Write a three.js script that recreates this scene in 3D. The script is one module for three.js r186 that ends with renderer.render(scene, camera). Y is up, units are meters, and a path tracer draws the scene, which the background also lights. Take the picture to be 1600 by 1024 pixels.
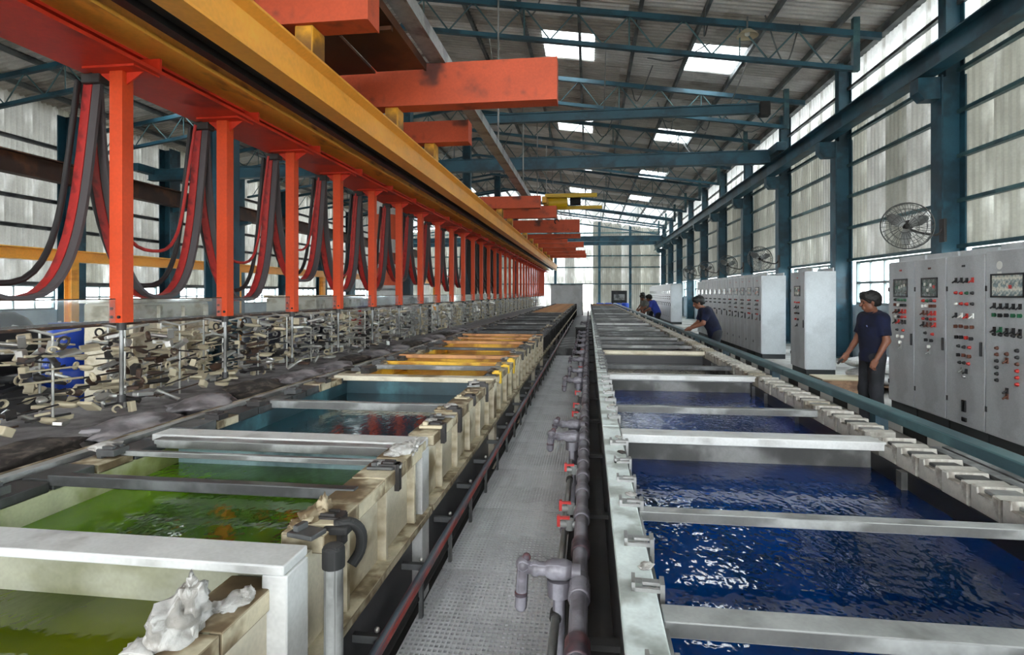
import * as THREE from 'three';
import { RoundedBoxGeometry } from 'three/addons/geometries/RoundedBoxGeometry.js';
import { mergeGeometries, mergeVertices } from 'three/addons/utils/BufferGeometryUtils.js';

// ---------- camera, sky, exposure ----------
const scene = new THREE.Scene();
const EYE = 1.7;
const camera = new THREE.PerspectiveCamera(2 * Math.atan(566 / 900) * 180 / Math.PI, 1600 / 1132, 0.05, 400);
camera.setViewOffset(1600, 1132, 0, 108, 1600, 1024);           // a vertical shift keeps the columns upright
camera.position.set(0, EYE, 0);
camera.rotation.set(0, Math.atan(120 / 900), 0);
scene.add(camera);
scene.background = new THREE.Color(0.93, 0.97, 1.0);            // even overcast sky
scene.backgroundIntensity = 1;
const renderer = new THREE.WebGLRenderer({ antialias: true });
renderer.toneMapping = THREE.LinearToneMapping;
renderer.toneMappingExposure = 15;
renderer.shadowMap.enabled = true;

// ---------- helpers ----------
let seed = 12345;
const rnd = () => { seed = (seed + 0x6d2b79f5) | 0; let t = Math.imul(seed ^ (seed >>> 15), 1 | seed); t = (t + Math.imul(t ^ (t >>> 7), 61 | t)) ^ t; return ((t ^ (t >>> 14)) >>> 0) / 4294967296; };
const rr = (a, b) => a + (b - a) * rnd();
const pick = (a) => a[Math.floor(rnd() * a.length)];
const used = new Map();
function numbered(n) { const k = used.get(n) || 0; used.set(n, k + 1); return k ? n + '_' + String(k).padStart(3, '0') : n; }
const ONES = ['', 'first', 'second', 'third', 'fourth', 'fifth', 'sixth', 'seventh', 'eighth', 'ninth', 'tenth', 'eleventh', 'twelfth', 'thirteenth', 'fourteenth', 'fifteenth', 'sixteenth', 'seventeenth', 'eighteenth', 'nineteenth'];
const TENS = { 2: ['twentieth', 'twenty'], 3: ['thirtieth', 'thirty'], 4: ['fortieth', 'forty'], 5: ['fiftieth', 'fifty'], 6: ['sixtieth', 'sixty'], 7: ['seventieth', 'seventy'], 8: ['eightieth', 'eighty'], 9: ['ninetieth', 'ninety'], 10: ['hundredth', 'hundred'] };
const ord = (n) => n < 20 ? ONES[n] : n % 10 ? TENS[n / 10 | 0][1] + '-' + ONES[n % 10] : TENS[n / 10 | 0][0];
function tag(o, label, category, group, kind) {
  if (label) o.userData.label = label;
  if (category) o.userData.category = category;
  if (group) o.userData.group = group;
  if (kind) o.userData.kind = kind;
  return o;
}
// a Group at the thing's base; d is the distance down the hall (world z = -d)
function thing(name, label, category, [x, y, d] = [0, 0, 0], group, kind) {
  const o = new THREE.Group(); o.name = numbered(name); o.position.set(x, y, -d); scene.add(o);
  return tag(o, label, category, group, kind);
}
const done = new WeakSet();
function metric(g) {                                             // uv in metres, by the dominant axis of each face
  if (done.has(g) || g.userData.keep) return g;
  done.add(g);
  const p = g.attributes.position, n = g.attributes.normal, uv = new Float32Array(p.count * 2);
  for (let i = 0; i < p.count; i++) {
    const a = Math.abs(n.getX(i)), b = Math.abs(n.getY(i)), c = Math.abs(n.getZ(i)), x = p.getX(i), y = p.getY(i), z = p.getZ(i);
    const [u, v] = b >= a && b >= c ? [z, x] : a >= c ? [z, y] : [x, y];
    uv[i * 2] = u; uv[i * 2 + 1] = v;
  }
  g.setAttribute('uv', new THREE.BufferAttribute(uv, 2));
  return g;
}
function part(parent, name, g, m, label) {                       // geometry in the parent's own axes
  const o = new THREE.Mesh(metric(g), m); o.name = name; o.castShadow = o.receiveShadow = true;
  if (label) o.userData.label = label;
  parent.add(o); return o;
}
function partW(parent, name, g, m, label) {                      // geometry in world axes
  const p = new THREE.Vector3(); for (let o = parent; o && o !== scene; o = o.parent) p.add(o.position);
  metric(g); g.translate(-p.x, -p.y, -p.z);
  return part(parent, name, g, m, label);
}
function at(o, x, y, d, ry = 0) { o.position.set(x, y, -d); o.rotation.y = ry; return o; }
function copy(o, label, [x, y, d], ry = o.rotation.y) {
  const c = o.clone(); c.name = numbered(o.name.replace(/_\d+$/, '')); c.userData = { ...o.userData, label }; scene.add(c); return at(c, x, y, d, ry);
}
const strip = (g) => { for (const k of Object.keys(g.attributes)) if (!['position', 'normal', 'uv'].includes(k)) g.deleteAttribute(k); if (!g.attributes.uv) g.setAttribute('uv', new THREE.BufferAttribute(new Float32Array(g.attributes.position.count * 2), 2)); return g.index ? g.toNonIndexed() : g; };
const merge = (...gs) => mergeGeometries(gs.flat().map(strip));
function bx(x0, x1, y0, y1, d0, d1, r = 0) {
  const w = x1 - x0, h = y1 - y0, d = d1 - d0, g = r ? new RoundedBoxGeometry(w, h, d, 1, r) : new THREE.BoxGeometry(w, h, d);
  return g.translate((x0 + x1) / 2, (y0 + y1) / 2, -(d0 + d1) / 2);
}
const shapeOf = (pts) => new THREE.Shape(pts.map(([a, b]) => new THREE.Vector2(a, b)));
const alongD = (pts, d0, d1) => new THREE.ExtrudeGeometry(shapeOf(pts), { depth: d1 - d0, bevelEnabled: false }).translate(0, 0, -d1);           // profile in (x, y)
const alongX = (pts, x0, x1) => new THREE.ExtrudeGeometry(shapeOf(pts), { depth: x1 - x0, bevelEnabled: false }).rotateY(Math.PI / 2).translate(x0, 0, 0); // profile in (d, y)
const alongY = (pts, y0, y1) => new THREE.ExtrudeGeometry(shapeOf(pts), { depth: y1 - y0, bevelEnabled: false }).rotateX(-Math.PI / 2).translate(0, y0, 0);  // profile in (x, d)
const iProf = (c, y0, y1, w, tf, tw) => [[c - w / 2, y0], [c + w / 2, y0], [c + w / 2, y0 + tf], [c + tw / 2, y0 + tf], [c + tw / 2, y1 - tf], [c + w / 2, y1 - tf], [c + w / 2, y1], [c - w / 2, y1], [c - w / 2, y1 - tf], [c - tw / 2, y1 - tf], [c - tw / 2, y0 + tf], [c - w / 2, y0 + tf]];
const hProf = (x0, x1, dc, w, tf, tw) => [[x0, dc - w / 2], [x0 + tf, dc - w / 2], [x0 + tf, dc - tw / 2], [x1 - tf, dc - tw / 2], [x1 - tf, dc - w / 2], [x1, dc - w / 2], [x1, dc + w / 2], [x1 - tf, dc + w / 2], [x1 - tf, dc + tw / 2], [x0 + tf, dc + tw / 2], [x0 + tf, dc + w / 2], [x0, dc + w / 2]];
const cProf = (x0, x1, y0, y1, t) => [[x0, y0], [x1, y0], [x1, y0 + t], [x0 + t, y0 + t], [x0 + t, y1 - t], [x1, y1 - t], [x1, y1], [x0, y1]];
const V = (x, y, d) => new THREE.Vector3(x, y, -d);
function rod(a, b, r, n = 8) {
  const v = b.clone().sub(a), g = new THREE.CylinderGeometry(r, r, v.length(), n);
  g.applyQuaternion(new THREE.Quaternion().setFromUnitVectors(new THREE.Vector3(0, 1, 0), v.clone().normalize()));
  return g.translate((a.x + b.x) / 2, (a.y + b.y) / 2, (a.z + b.z) / 2);
}
const tube = (pts, r, seg = 24, n = 6) => new THREE.TubeGeometry(new THREE.CatmullRomCurve3(pts), seg, r, n);
const cyl = (r0, r1, h, n = 16) => new THREE.CylinderGeometry(r0, r1, h, n);
const lathe = (pts, n = 20) => new THREE.LatheGeometry(pts.map(([a, b]) => new THREE.Vector2(a, b)), n);
function lump(r, sx, sy, sz, det = 3, amp = 0.35, fr = 3) {      // a rough lump
  let g = new THREE.IcosahedronGeometry(1, det); g.deleteAttribute('uv'); g.deleteAttribute('normal'); g = mergeVertices(g, 1e-4); const p = g.attributes.position, o = rr(0, 50);
  for (let i = 0; i < p.count; i++) {
    const x = p.getX(i), y = p.getY(i), z = p.getZ(i), k = 1 + amp * (fb3(x * fr * .5 + o, y * fr * .5 + o, z * fr * .5) - .5) * 2;
    p.setXYZ(i, x * k * r * sx, y * k * r * sy, z * k * r * sz);
  }
  g.computeVertexNormals(); return g;
}
const hash = (x, y, z) => { let h = Math.imul(x, 374761393) + Math.imul(y, 668265263) + Math.imul(z, 2147483647 ^ 0x5bd1e995); h = Math.imul(h ^ (h >>> 13), 1274126177); return ((h ^ (h >>> 16)) >>> 0) / 4294967296; };
const sm = (t) => t * t * (3 - 2 * t), lerp = (a, b, t) => a + (b - a) * t;
function n3(x, y, z) {
  const a = Math.floor(x), b = Math.floor(y), c = Math.floor(z), u = sm(x - a), v = sm(y - b), w = sm(z - c), q = (i, j) => lerp(hash(a + i, b + j, c), hash(a + i, b + j, c + 1), w);
  return lerp(lerp(q(0, 0), q(1, 0), u), lerp(q(0, 1), q(1, 1), u), v);
}
const fb3 = (x, y, z) => n3(x, y, z) * .6 + n3(x * 2.1, y * 2.1, z * 2.1) * .27 + n3(x * 4.3, y * 4.3, z * 4.3) * .13;
// tileable noise in [0,1)²: px, py = lattice periods
function tn(u, v, px, py, s) {
  const x = u * px, y = v * py, a = Math.floor(x), b = Math.floor(y), p = sm(x - a), q = sm(y - b);
  const a0 = ((a % px) + px) % px, a1 = a0 + 1 === px ? 0 : a0 + 1, b0 = ((b % py) + py) % py, b1 = b0 + 1 === py ? 0 : b0 + 1;
  return lerp(lerp(hash(a0, b0, s), hash(a1, b0, s), p), lerp(hash(a0, b1, s), hash(a1, b1, s), p), q);
}
const tf = (u, v, px, py, s, o = 4) => { let k = .5, t = 0, n = 0; for (let i = 0; i < o; i++) { t += k * tn(u, v, px << i, py << i, s + i); n += k; k *= .55; } return t / n; };
const ss = (a, b, x) => { const t = Math.min(1, Math.max(0, (x - a) / (b - a))); return t * t * (3 - 2 * t); };
const mix3 = (a, b, t) => [lerp(a[0], b[0], t), lerp(a[1], b[1], t), lerp(a[2], b[2], t)];
function tex(n, metres, fn, srgb = true) {
  n = Math.min(n, 256); const data = new Uint8Array(n * n * 4);
  for (let j = 0; j < n; j++) for (let i = 0; i < n; i++) { const c = fn(i / n, j / n); const o = (j * n + i) * 4, q = (x) => x < 0 ? 0 : x > 255 ? 255 : x; data[o] = q(c[0]); data[o + 1] = q(c[1] ?? c[0]); data[o + 2] = q(c[2] ?? c[0]); data[o + 3] = 255; }
  const t = new THREE.DataTexture(data, n, n); t.wrapS = t.wrapT = THREE.RepeatWrapping; t.magFilter = THREE.LinearFilter; t.minFilter = THREE.LinearMipmapLinearFilter; t.generateMipmaps = true;
  t.repeat.set(1 / (metres[0] ?? metres), 1 / (metres[1] ?? metres)); if (srgb) t.colorSpace = THREE.SRGBColorSpace; t.needsUpdate = true; return t;
}
// base colour with soft mottling and stains that have an outline; amt = share of stain
let ts = 1;
function stained(n, metres, base, stain, amt, mott = .12, px = 3, py = 3) {
  const s = (ts += 17);
  return tex(n, metres, (u, v) => {
    const m = 1 + mott * (tf(u, v, px * 2, py * 2, s) - .5) * 2, k = ss(.78 - amt, .9 - amt * .7, tf(u, v, px, py, s + 5, 5)) * .9, f = 1 + .06 * (tn(u, v, 128, 128, s + 9) - .5);
    return mix3(base, stain, k).map((c) => c * m * f);
  });
}
const S = (o) => new THREE.MeshStandardMaterial(o), Ph = (o) => new THREE.MeshPhysicalMaterial(o);

// ---------- materials ----------
const M = {};
M.red = S({ map: stained(512, 1.6, [206, 68, 17], [150, 48, 18], .14, .06), roughness: .55 });
M.redArm = S({ map: stained(512, 1.9, [200, 82, 46], [82, 44, 38], .2, .08), roughness: .6 });
M.redDeep = S({ map: stained(512, 2.2, [206, 50, 20], [130, 30, 16], .18, .1), roughness: .5 });
M.orange = S({ map: stained(512, 2.6, [250, 178, 72], [190, 116, 42], .2, .1, 2, 5), roughness: .36 });
M.orangeDirty = S({ map: stained(512, 1.8, [250, 176, 72], [120, 72, 36], .24, .12, 2, 5), roughness: .4 });
M.yellow = S({ map: stained(256, 1.2, [222, 160, 40], [120, 80, 30], .3), roughness: .5 });
M.black = S({ color: 0x141414, roughness: .5 });
M.soot = S({ map: stained(256, 1.1, [42, 41, 40], [20, 20, 20], .4, .2), roughness: .75 });
M.teal = S({ map: stained(512, 2, [40, 84, 100], [24, 52, 64], .3, .12), roughness: .45 });
M.tealLite = S({ map: stained(512, 1.5, [74, 108, 112], [44, 70, 78], .36, .16), roughness: .42 });
M.brown = S({ map: stained(256, 2, [98, 58, 34], [54, 32, 22], .45, .2), roughness: .6 });
M.galv = S({ map: stained(512, 2.4, [206, 203, 198], [166, 162, 156], .3, .1), roughness: .5, metalness: .2 });
M.steel = S({ map: stained(256, .9, [150, 150, 148], [92, 90, 86], .35, .14), roughness: .38, metalness: .6 });
M.purlin = S({ map: stained(256, 1.5, [110, 114, 114], [70, 74, 76], .35), roughness: .55, metalness: .3 });
M.frp = Ph({ map: stained(512, 3, [200, 201, 200], [166, 166, 162], .4, .08, 3, 2), roughness: .85, transmission: .5, side: THREE.DoubleSide });
M.frpBright = Ph({ map: stained(256, 3, [216, 218, 218], [176, 176, 172], .4, .1, 5, 2), roughness: .85, transmission: .6, side: THREE.DoubleSide });
M.skylight = Ph({ color: 0xf6f8f8, roughness: .55, transmission: .85, side: THREE.DoubleSide });
M.glass = Ph({ color: 0xf4fafc, roughness: .03, transmission: 1, thickness: 0, ior: 1.45 });
M.acrylic = Ph({ color: 0xf0f2f2, roughness: .05, transmission: .93, thickness: 0, ior: 1.49 });
M.frame = S({ color: 0x7d8888, roughness: .5, metalness: .3 });
M.dado = S({ map: stained(256, 2, [176, 188, 196], [140, 152, 160], .3), roughness: .7 });
M.concrete = S({ map: stained(512, 3, [176, 172, 166], [128, 124, 118], .42, .12), roughness: .75 });
M.pit = S({ map: stained(256, 1.4, [44, 42, 40], [22, 22, 22], .4, .3), roughness: .6 });
M.cream = S({ map: stained(512, 1.1, [205, 197, 176], [128, 112, 82], .3, .1, 3, 4), roughness: .6 });
M.creamDirty = S({ map: stained(512, .7, [188, 178, 152], [92, 74, 50], .42, .16, 4, 4), roughness: .65 });
M.white = S({ map: stained(512, 1.0, [194, 195, 193], [146, 144, 140], .3, .08, 3, 3), roughness: .5 });
M.mint = S({ map: stained(512, .8, [212, 222, 220], [150, 156, 150], .3, .1, 4, 4), roughness: .5 });
M.block = S({ map: stained(512, .5, [176, 173, 164], [98, 92, 84], .4, .14, 4, 4), roughness: .65 });
M.block2 = S({ map: M.block.map, color: 0xdcd6c8, roughness: .65 });
M.bar = S({ map: stained(512, .8, [150, 152, 150], [88, 88, 86], .42, .18, 3, 3), roughness: .38 });
M.barDark = S({ map: stained(256, .8, [92, 94, 94], [50, 50, 50], .42, .2), roughness: .45 });
M.paleWall = S({ map: stained(512, 1.0, [152, 152, 134], [112, 112, 84], .4, .14, 2, 4), roughness: .55 });
M.cyanWall = S({ map: stained(512, 1.1, [150, 178, 182], [84, 104, 108], .34, .12), roughness: .5 });
M.greenWall = S({ map: stained(512, 1.1, [182, 184, 150], [120, 128, 60], .38, .12), roughness: .5 });
M.tealWall = S({ map: stained(512, 1.0, [72, 116, 124], [36, 62, 70], .4, .14), roughness: .45 });
M.yellowWall = S({ map: stained(512, 1.0, [232, 186, 56], [170, 112, 30], .3, .12), roughness: .5 });
M.greyWall = S({ map: stained(512, .9, [124, 124, 122], [62, 62, 60], .44, .2), roughness: .6 });
M.tanWall = S({ map: stained(512, 1.2, [196, 142, 92], [120, 78, 48], .36, .14), roughness: .6 });
M.blackWall = S({ map: stained(512, 1.2, [48, 48, 50], [26, 26, 28], .4, .2), roughness: .35 });
M.pvc = S({ map: stained(512, .5, [138, 136, 144], [96, 92, 98], .36, .14, 4, 4), roughness: .42 });
M.pvcRed = S({ map: stained(512, .45, [112, 66, 68], [70, 66, 74], .5, .2, 3, 3), roughness: .45 });
M.pipeRB = S({ map: stained(512, .8, [78, 90, 100], [176, 66, 58], .3, .15, 2, 3), roughness: .42 });
M.redPlastic = S({ color: 0xb8302c, roughness: .4 });
M.grating = S({ map: stained(512, 1.3, [206, 206, 208], [180, 180, 182], .3, .08, 4, 4), roughness: .6 });
M.crust = S({ map: stained(256, .2, [182, 180, 176], [122, 118, 112], .42, .2), roughness: .85, bumpMap: null });
M.crustDark = S({ map: stained(256, .25, [96, 88, 80], [44, 40, 38], .45, .2), roughness: .8 });
M.yellowPvc = S({ color: 0xd6ae1e, roughness: .45 });
M.cab = S({ map: stained(512, 1.4, [186, 189, 191], [170, 172, 174], .3, .03), roughness: .42 });
M.cabSide = S({ map: stained(256, 1.4, [196, 200, 202], [182, 186, 188], .3, .03), roughness: .42 });
M.plinth = S({ color: 0x2c3032, roughness: .6 });
M.bezel = S({ color: 0x1c1c1e, roughness: .35 });
M.screen = S({ map: stained(128, .1, [120, 124, 122], [40, 60, 48], .5, .3), roughness: .2 });
M.screenLit = S({ map: stained(128, .12, [206, 204, 190], [110, 128, 132], .45, .2), roughness: .2 });
M.bRed = S({ color: 0xb02a22, roughness: .35 }); M.bGreen = S({ color: 0x1f5a3c, roughness: .35 }); M.bBlack = S({ color: 0x1b1b1d, roughness: .4 });
M.bWhite = S({ color: 0xdcdcd6, roughness: .35 }); M.bBrown = S({ color: 0x5c3426, roughness: .4 });
M.cableRed = S({ map: stained(128, .3, [176, 42, 38], [120, 30, 30], .32), roughness: .5 });
M.cableGrey = S({ color: 0x4c4648, roughness: .55 });
M.cableBlack = S({ color: 0x1e1a1b, roughness: .5 });
M.sheeting = S({ map: stained(512, .7, [156, 152, 154], [92, 88, 90], .42, .18), roughness: .7 });
M.fanWire = S({ color: 0x4a4c4c, roughness: .5 });
M.blue = S({ color: 0x1546b4, roughness: .4 });
M.blackBag = S({ color: 0x17171a, roughness: .35 });
M.sack = S({ map: stained(256, .5, [224, 224, 222], [180, 180, 178], .3), roughness: .7 });
M.wood = S({ map: stained(256, .5, [150, 118, 92], [104, 78, 60], .4), roughness: .75 });
M.zebraW = S({ color: 0xd4d2cc, roughness: .6 }); M.zebraB = S({ color: 0x1e1d1d, roughness: .6 });
M.rackSilver = S({ color: 0xb6b4ae, roughness: .3, metalness: .7 });
M.rackBrown = S({ map: stained(128, .2, [124, 92, 66], [60, 42, 32], .5), roughness: .6 });
M.rackCream = S({ color: 0xb9ad92, roughness: .6 });
M.rackDark = S({ color: 0x2e2b2a, roughness: .5 });
M.navyDrum = S({ color: 0x20202e, roughness: .35 });
const ripples = (px, s) => tex(512, 1.3, (u, v) => { const a = tf(u, v, px, px * 2, s, 4), b = 1 - Math.abs(2 * tf(u, v, px * 2, px * 3, s + 31, 3) - 1); return [255 * (a * .5 + b * .5)]; }, false);
const rip = ripples(9, 501);
const liquid = (c1, c2, rough, bump) => { const s = (ts += 13); return Ph({ map: tex(256, 2.2, (u, v) => mix3(c1, c2, ss(.35, .65, tf(u, v, 2, 4, s, 4)))), roughness: rough, bumpMap: rip, bumpScale: bump, ior: 1.4 }); };
M.liqGreen = liquid([84, 92, 6], [52, 66, 6], .05, .002);
M.liqGreen2 = liquid([92, 132, 18], [58, 92, 14], .04, .002);
M.liqTeal = liquid([26, 74, 86], [18, 52, 64], .05, .002);
M.liqYellow = liquid([200, 146, 24], [160, 108, 16], .06, .002);
M.liqBlue = liquid([0, 46, 106], [0, 28, 72], .05, .0045);
M.liqBlue2 = liquid([2, 50, 124], [0, 32, 88], .07, .007);
M.liqBlack = liquid([22, 24, 30], [12, 14, 18], .06, .004);
M.liqTan = liquid([120, 78, 44], [90, 56, 30], .08, .003);

// ---------- floor, ground ----------
const HALL = 56, XR = 6.85, XL = -17.6, RIDGE = -5.37;
const roofY = (x) => x >= RIDGE ? 7.9 + (XR - x) * .15 : 7.9 + (x - XL) * .15;
{ const o = new THREE.Mesh(metric(bx(XL - .4, XR + .4, -.2, 0, -10, HALL + .4)), M.concrete); o.name = 'floor'; o.receiveShadow = true; scene.add(tag(o, null, null, null, 'structure')); }
{ const o = new THREE.Mesh(metric(bx(-90, 90, -.5, -.22, -60, 120)), S({ color: 0x9a968c, roughness: .9 })); o.name = 'ground'; scene.add(tag(o, null, null, null, 'structure')); }
const setting = (name) => { const o = new THREE.Group(); o.name = name; scene.add(o); return tag(o, null, null, null, 'structure'); };

// ---------- corrugated sheets ----------
// profile runs along local x (width), sheet runs along local y (length), corrugations stand out along local z
const sheetCache = new Map();
function sheet(w, l, pitch = .2, amp = .035) {
  const k = [w, l, pitch, amp].map((x) => x.toFixed(3)).join();
  if (sheetCache.has(k)) return sheetCache.get(k);
  const n = Math.round(w / pitch), top = [];
  for (let i = 0; i < n; i++) { const x = -w / 2 + i * w / n, p = w / n; top.push([x, 0], [x + p * .35, 0], [x + p * .5, amp], [x + p * .85, amp]); }
  top.push([w / 2, 0]);
  const pts = [...top, ...top.slice().reverse().map(([a, b]) => [a, b - .006])];
  const g = new THREE.ExtrudeGeometry(shapeOf(pts), { depth: l, bevelEnabled: false }).rotateX(-Math.PI / 2);   // extrude along +y, profile depth along -z
  const p = g.attributes.position, nn = g.attributes.normal, uv = new Float32Array(p.count * 2);
  for (let i = 0; i < p.count; i++) { uv[i * 2] = p.getX(i); uv[i * 2 + 1] = p.getY(i); }
  g.setAttribute('uv', new THREE.BufferAttribute(uv, 2)); g.userData.keep = true; sheetCache.set(k, g); return g;
}
const SW = .9;
const frpTones = [M.frp, Ph({ map: M.frp.map, color: 0xeeeeea, roughness: .85, transmission: .56, side: THREE.DoubleSide }), Ph({ map: M.frp.map, color: 0xdededa, roughness: .85, transmission: .5, side: THREE.DoubleSide })];
const galvTones = [M.galv, S({ map: M.galv.map, color: 0xe2dfdb, roughness: .45, metalness: .4 }), S({ map: M.galv.map, color: 0xcfcac4, roughness: .55, metalness: .3 })];
function wallRun(parent, x, y0, y1, d0, d1, face, mats) {        // face: +1 looks to +x, -1 to -x
  const n = Math.round((d1 - d0) / SW);
  for (let i = 0; i < n; i++) {
    const o = part(parent, 'wall_sheet', sheet(SW, y1 - y0), pick(mats));
    o.position.set(x + rr(-.004, .004), y0, -(d0 + SW * (i + .5))); o.rotation.y = face > 0 ? -Math.PI / 2 : Math.PI / 2;
  }
}
const wallN = setting('wall_near'), wallR = setting('wall_right'), wallL = setting('wall_left'), wallF = setting('wall_far'), roof = setting('ceiling');
wallRun(wallR, XR, 2.56, 6.2, -9.9, HALL, -1, frpTones);
wallRun(wallR, XR, 6.2, 7.9, -9.9, HALL, -1, [M.frpBright]);
// near gable behind the viewer, with a wide doorway
for (let x = XL + SW / 2; x < XR; x += SW) { const door = x > -7 && x < 4, y0 = door ? 6 : 0, o = part(wallN, 'wall_sheet', sheet(SW, roofY(x) - .15 - y0), pick(frpTones)); o.position.set(x, y0, 9.8); }
part(wallN, 'door_lintel', bx(-7.2, 4.2, 5.85, 6.05, -9.75, -9.6), M.teal); for (const x of [-7.2, 4.05]) part(wallN, 'door_post', bx(x, x + .15, 0, 5.85, -9.75, -9.6), M.teal);
part(wallR, 'dado_wall', bx(XR, XR + .2, 0, 1.4, -9.9, HALL), M.dado);
for (const y of [2.56, 3.4, 4.22, 5.04, 5.8, 7.05]) part(wallR, 'girt', alongD(cProf(XR - .13, XR - .03, y - .035, y + .035, .012), 2.6, HALL), y > 6 ? M.purlin : M.tealLite);
part(wallR, 'eave_purlin', alongD(cProf(XR - .2, XR - .02, 7.66, 7.86, .02), 0, HALL), M.purlin);
wallRun(wallL, XL, 2.0, 7.9, -9.9, HALL, 1, [M.frp, frpTones[1], M.frp, Ph({ map: M.frp.map, color: 0xffffff, roughness: .85, transmission: .7, side: THREE.DoubleSide })]);
part(wallL, 'dado_wall', bx(XL - .2, XL, 0, 1.15, -9.9, HALL), M.dado);
for (const y of [2.0, 2.9, 3.8, 4.7, 5.6, 6.5]) part(wallL, 'girt', alongD(cProf(XL + .03, XL + .15, y - .06, y + .06, .012), 2.6, HALL), M.purlin);
// far wall: sheets across, bright glazing strips toward the track side
for (let x = XL + SW / 2; x < XR - .3; x += SW) {
  const bright = (x > -1.1 && x < .8) || (x < -2 && x > -6) , y0 = x > -1.1 && x < .8 ? 2.6 : 0;
  const o = part(wallF, 'wall_sheet', sheet(SW, roofY(x) - .15 - y0), bright ? M.frpBright : pick(frpTones)); o.position.set(x, y0, -HALL); 
}
for (const y of [2.5, 4.1, 5.2, 6.4, 7.4]) part(wallF, 'girt', alongX([[HALL - .15, y], [HALL - .03, y], [HALL - .03, y + .12], [HALL - .15, y + .12]], XL, XR), M.tealLite);
for (const x of [1.0, 3.9, -3.2]) part(wallF, 'wind_post', bx(x - .12, x + .12, 0, roofY(x) - .3, HALL - .4, HALL - .16), M.teal);
// roof: corrugations run down each slope, one sheet wide every 0.9 m, with clear sheets let in
{
  const th = Math.atan(.15), L = (XR + .5 - RIDGE) / Math.cos(th), clearAt = (side, d) => {
    if (d > 43) return null;
    for (let k = -3; k < 4; k++) { const c = 17.5 + k * 8.05; if (Math.abs(d - c) < .9) return side > 0 ? [[4.1, 5.6], [8.3, 9.8]] : [[3, 4.5], [8, 9.5]]; }
    return null;
  };
  const rows = Math.floor((HALL + 10) / SW);
  for (const side of [1, -1]) for (let i = 0; i < rows; i++) {
    const d = -9.9 + SW * (i + .5), clear = clearAt(side, d), cuts = [];
    if (clear) { let s = 0; for (const [a, b] of clear) { cuts.push([s, a, 0], [a, b, 1]); s = b; } cuts.push([s, L, 0]); } else cuts.push([0, L / 2, 0], [L / 2, L, 0]);
    for (const [a, b, sky] of cuts) {
      const o = part(roof, sky ? 'skylight_sheet' : 'roof_sheet', sheet(SW, b - a, .18, .04), sky ? M.skylight : d > 44 ? M.frpBright : pick(galvTones));
      const f = new THREE.Matrix4().makeBasis(new THREE.Vector3(0, 0, side), new THREE.Vector3(side * Math.cos(th), -Math.sin(th), 0), new THREE.Vector3(side * Math.sin(th), Math.cos(th), 0));
      o.quaternion.setFromRotationMatrix(f);
      const x = RIDGE + side * a * Math.cos(th); o.position.set(x, roofY(RIDGE) - a * Math.sin(th), -d);
    }
  }
  part(roof, 'ridge_cap', alongD([[RIDGE - .3, roofY(RIDGE) + .02], [RIDGE, roofY(RIDGE) + .07], [RIDGE + .3, roofY(RIDGE) + .02], [RIDGE + .3, roofY(RIDGE) + .05], [RIDGE, roofY(RIDGE) + .1], [RIDGE - .3, roofY(RIDGE) + .05]], -9.9, HALL), M.galv);
  for (let k = 0; k < 16; k++) { const x = 5.75 - k * 1.5; if (x < XL) break; const y = roofY(x) - .03; part(roof, 'purlin', alongD(cProf(x - .04, x + .04, y - .16, y, .015), -9.9, HALL), M.purlin); }
}
// ---------- windows of the cabinet-side wall and the far side ----------
let wn = 0;
function windowBay(x, face, d0, d1, y0, y1) {
  const w = setting('window_' + (++wn)), n = 6, xi = x - face * 0, t = .05;
  partW(w, 'window_frame', merge(bx(x - t, x + t, y0, y0 + .06, d0, d1), bx(x - t, x + t, y1 - .06, y1, d0, d1), bx(x - t, x + t, y0 + .06, y1 - .06, d0, d0 + .06), bx(x - t, x + t, y0 + .06, y1 - .06, d1 - .06, d1)), M.frame);
  const ym = (y0 + y1) / 2;
  partW(w, 'transom', bx(x - t, x + t, ym - .03, ym + .03, d0 + .06, d1 - .06), M.frame);
  for (let i = 1; i < n; i++) { const d = d0 + (d1 - d0) * i / n; partW(w, 'mullion', bx(x - .03, x + .03, y0 + .06, y1 - .06, d - .02, d + .02), M.frame); }
  for (let i = 0; i < n; i++) for (const [a, b] of [[y0 + .06, ym - .03], [ym + .03, y1 - .06]]) partW(w, 'pane', bx(x - .004, x + .004, a, b, d0 + (d1 - d0) * i / n + .03, d0 + (d1 - d0) * (i + 1) / n - .03), M.glass);
}
const COLS = []; for (let k = 0; k < 10; k++) COLS.push(11.62 + 4.56 * k);
for (const d of [-6.62, -2.06, 2.5, 7.06, ...COLS]) windowBay(XR + .06, -1, d + .2, d + 4.36, 1.4, 2.52);
for (let k = -4; k < 9; k++) windowBay(XL - .06, 1, 12.85 + 4.56 * k, 12.65 + 4.56 * (k + 1) - .2, 1.15, 1.96);

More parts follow.
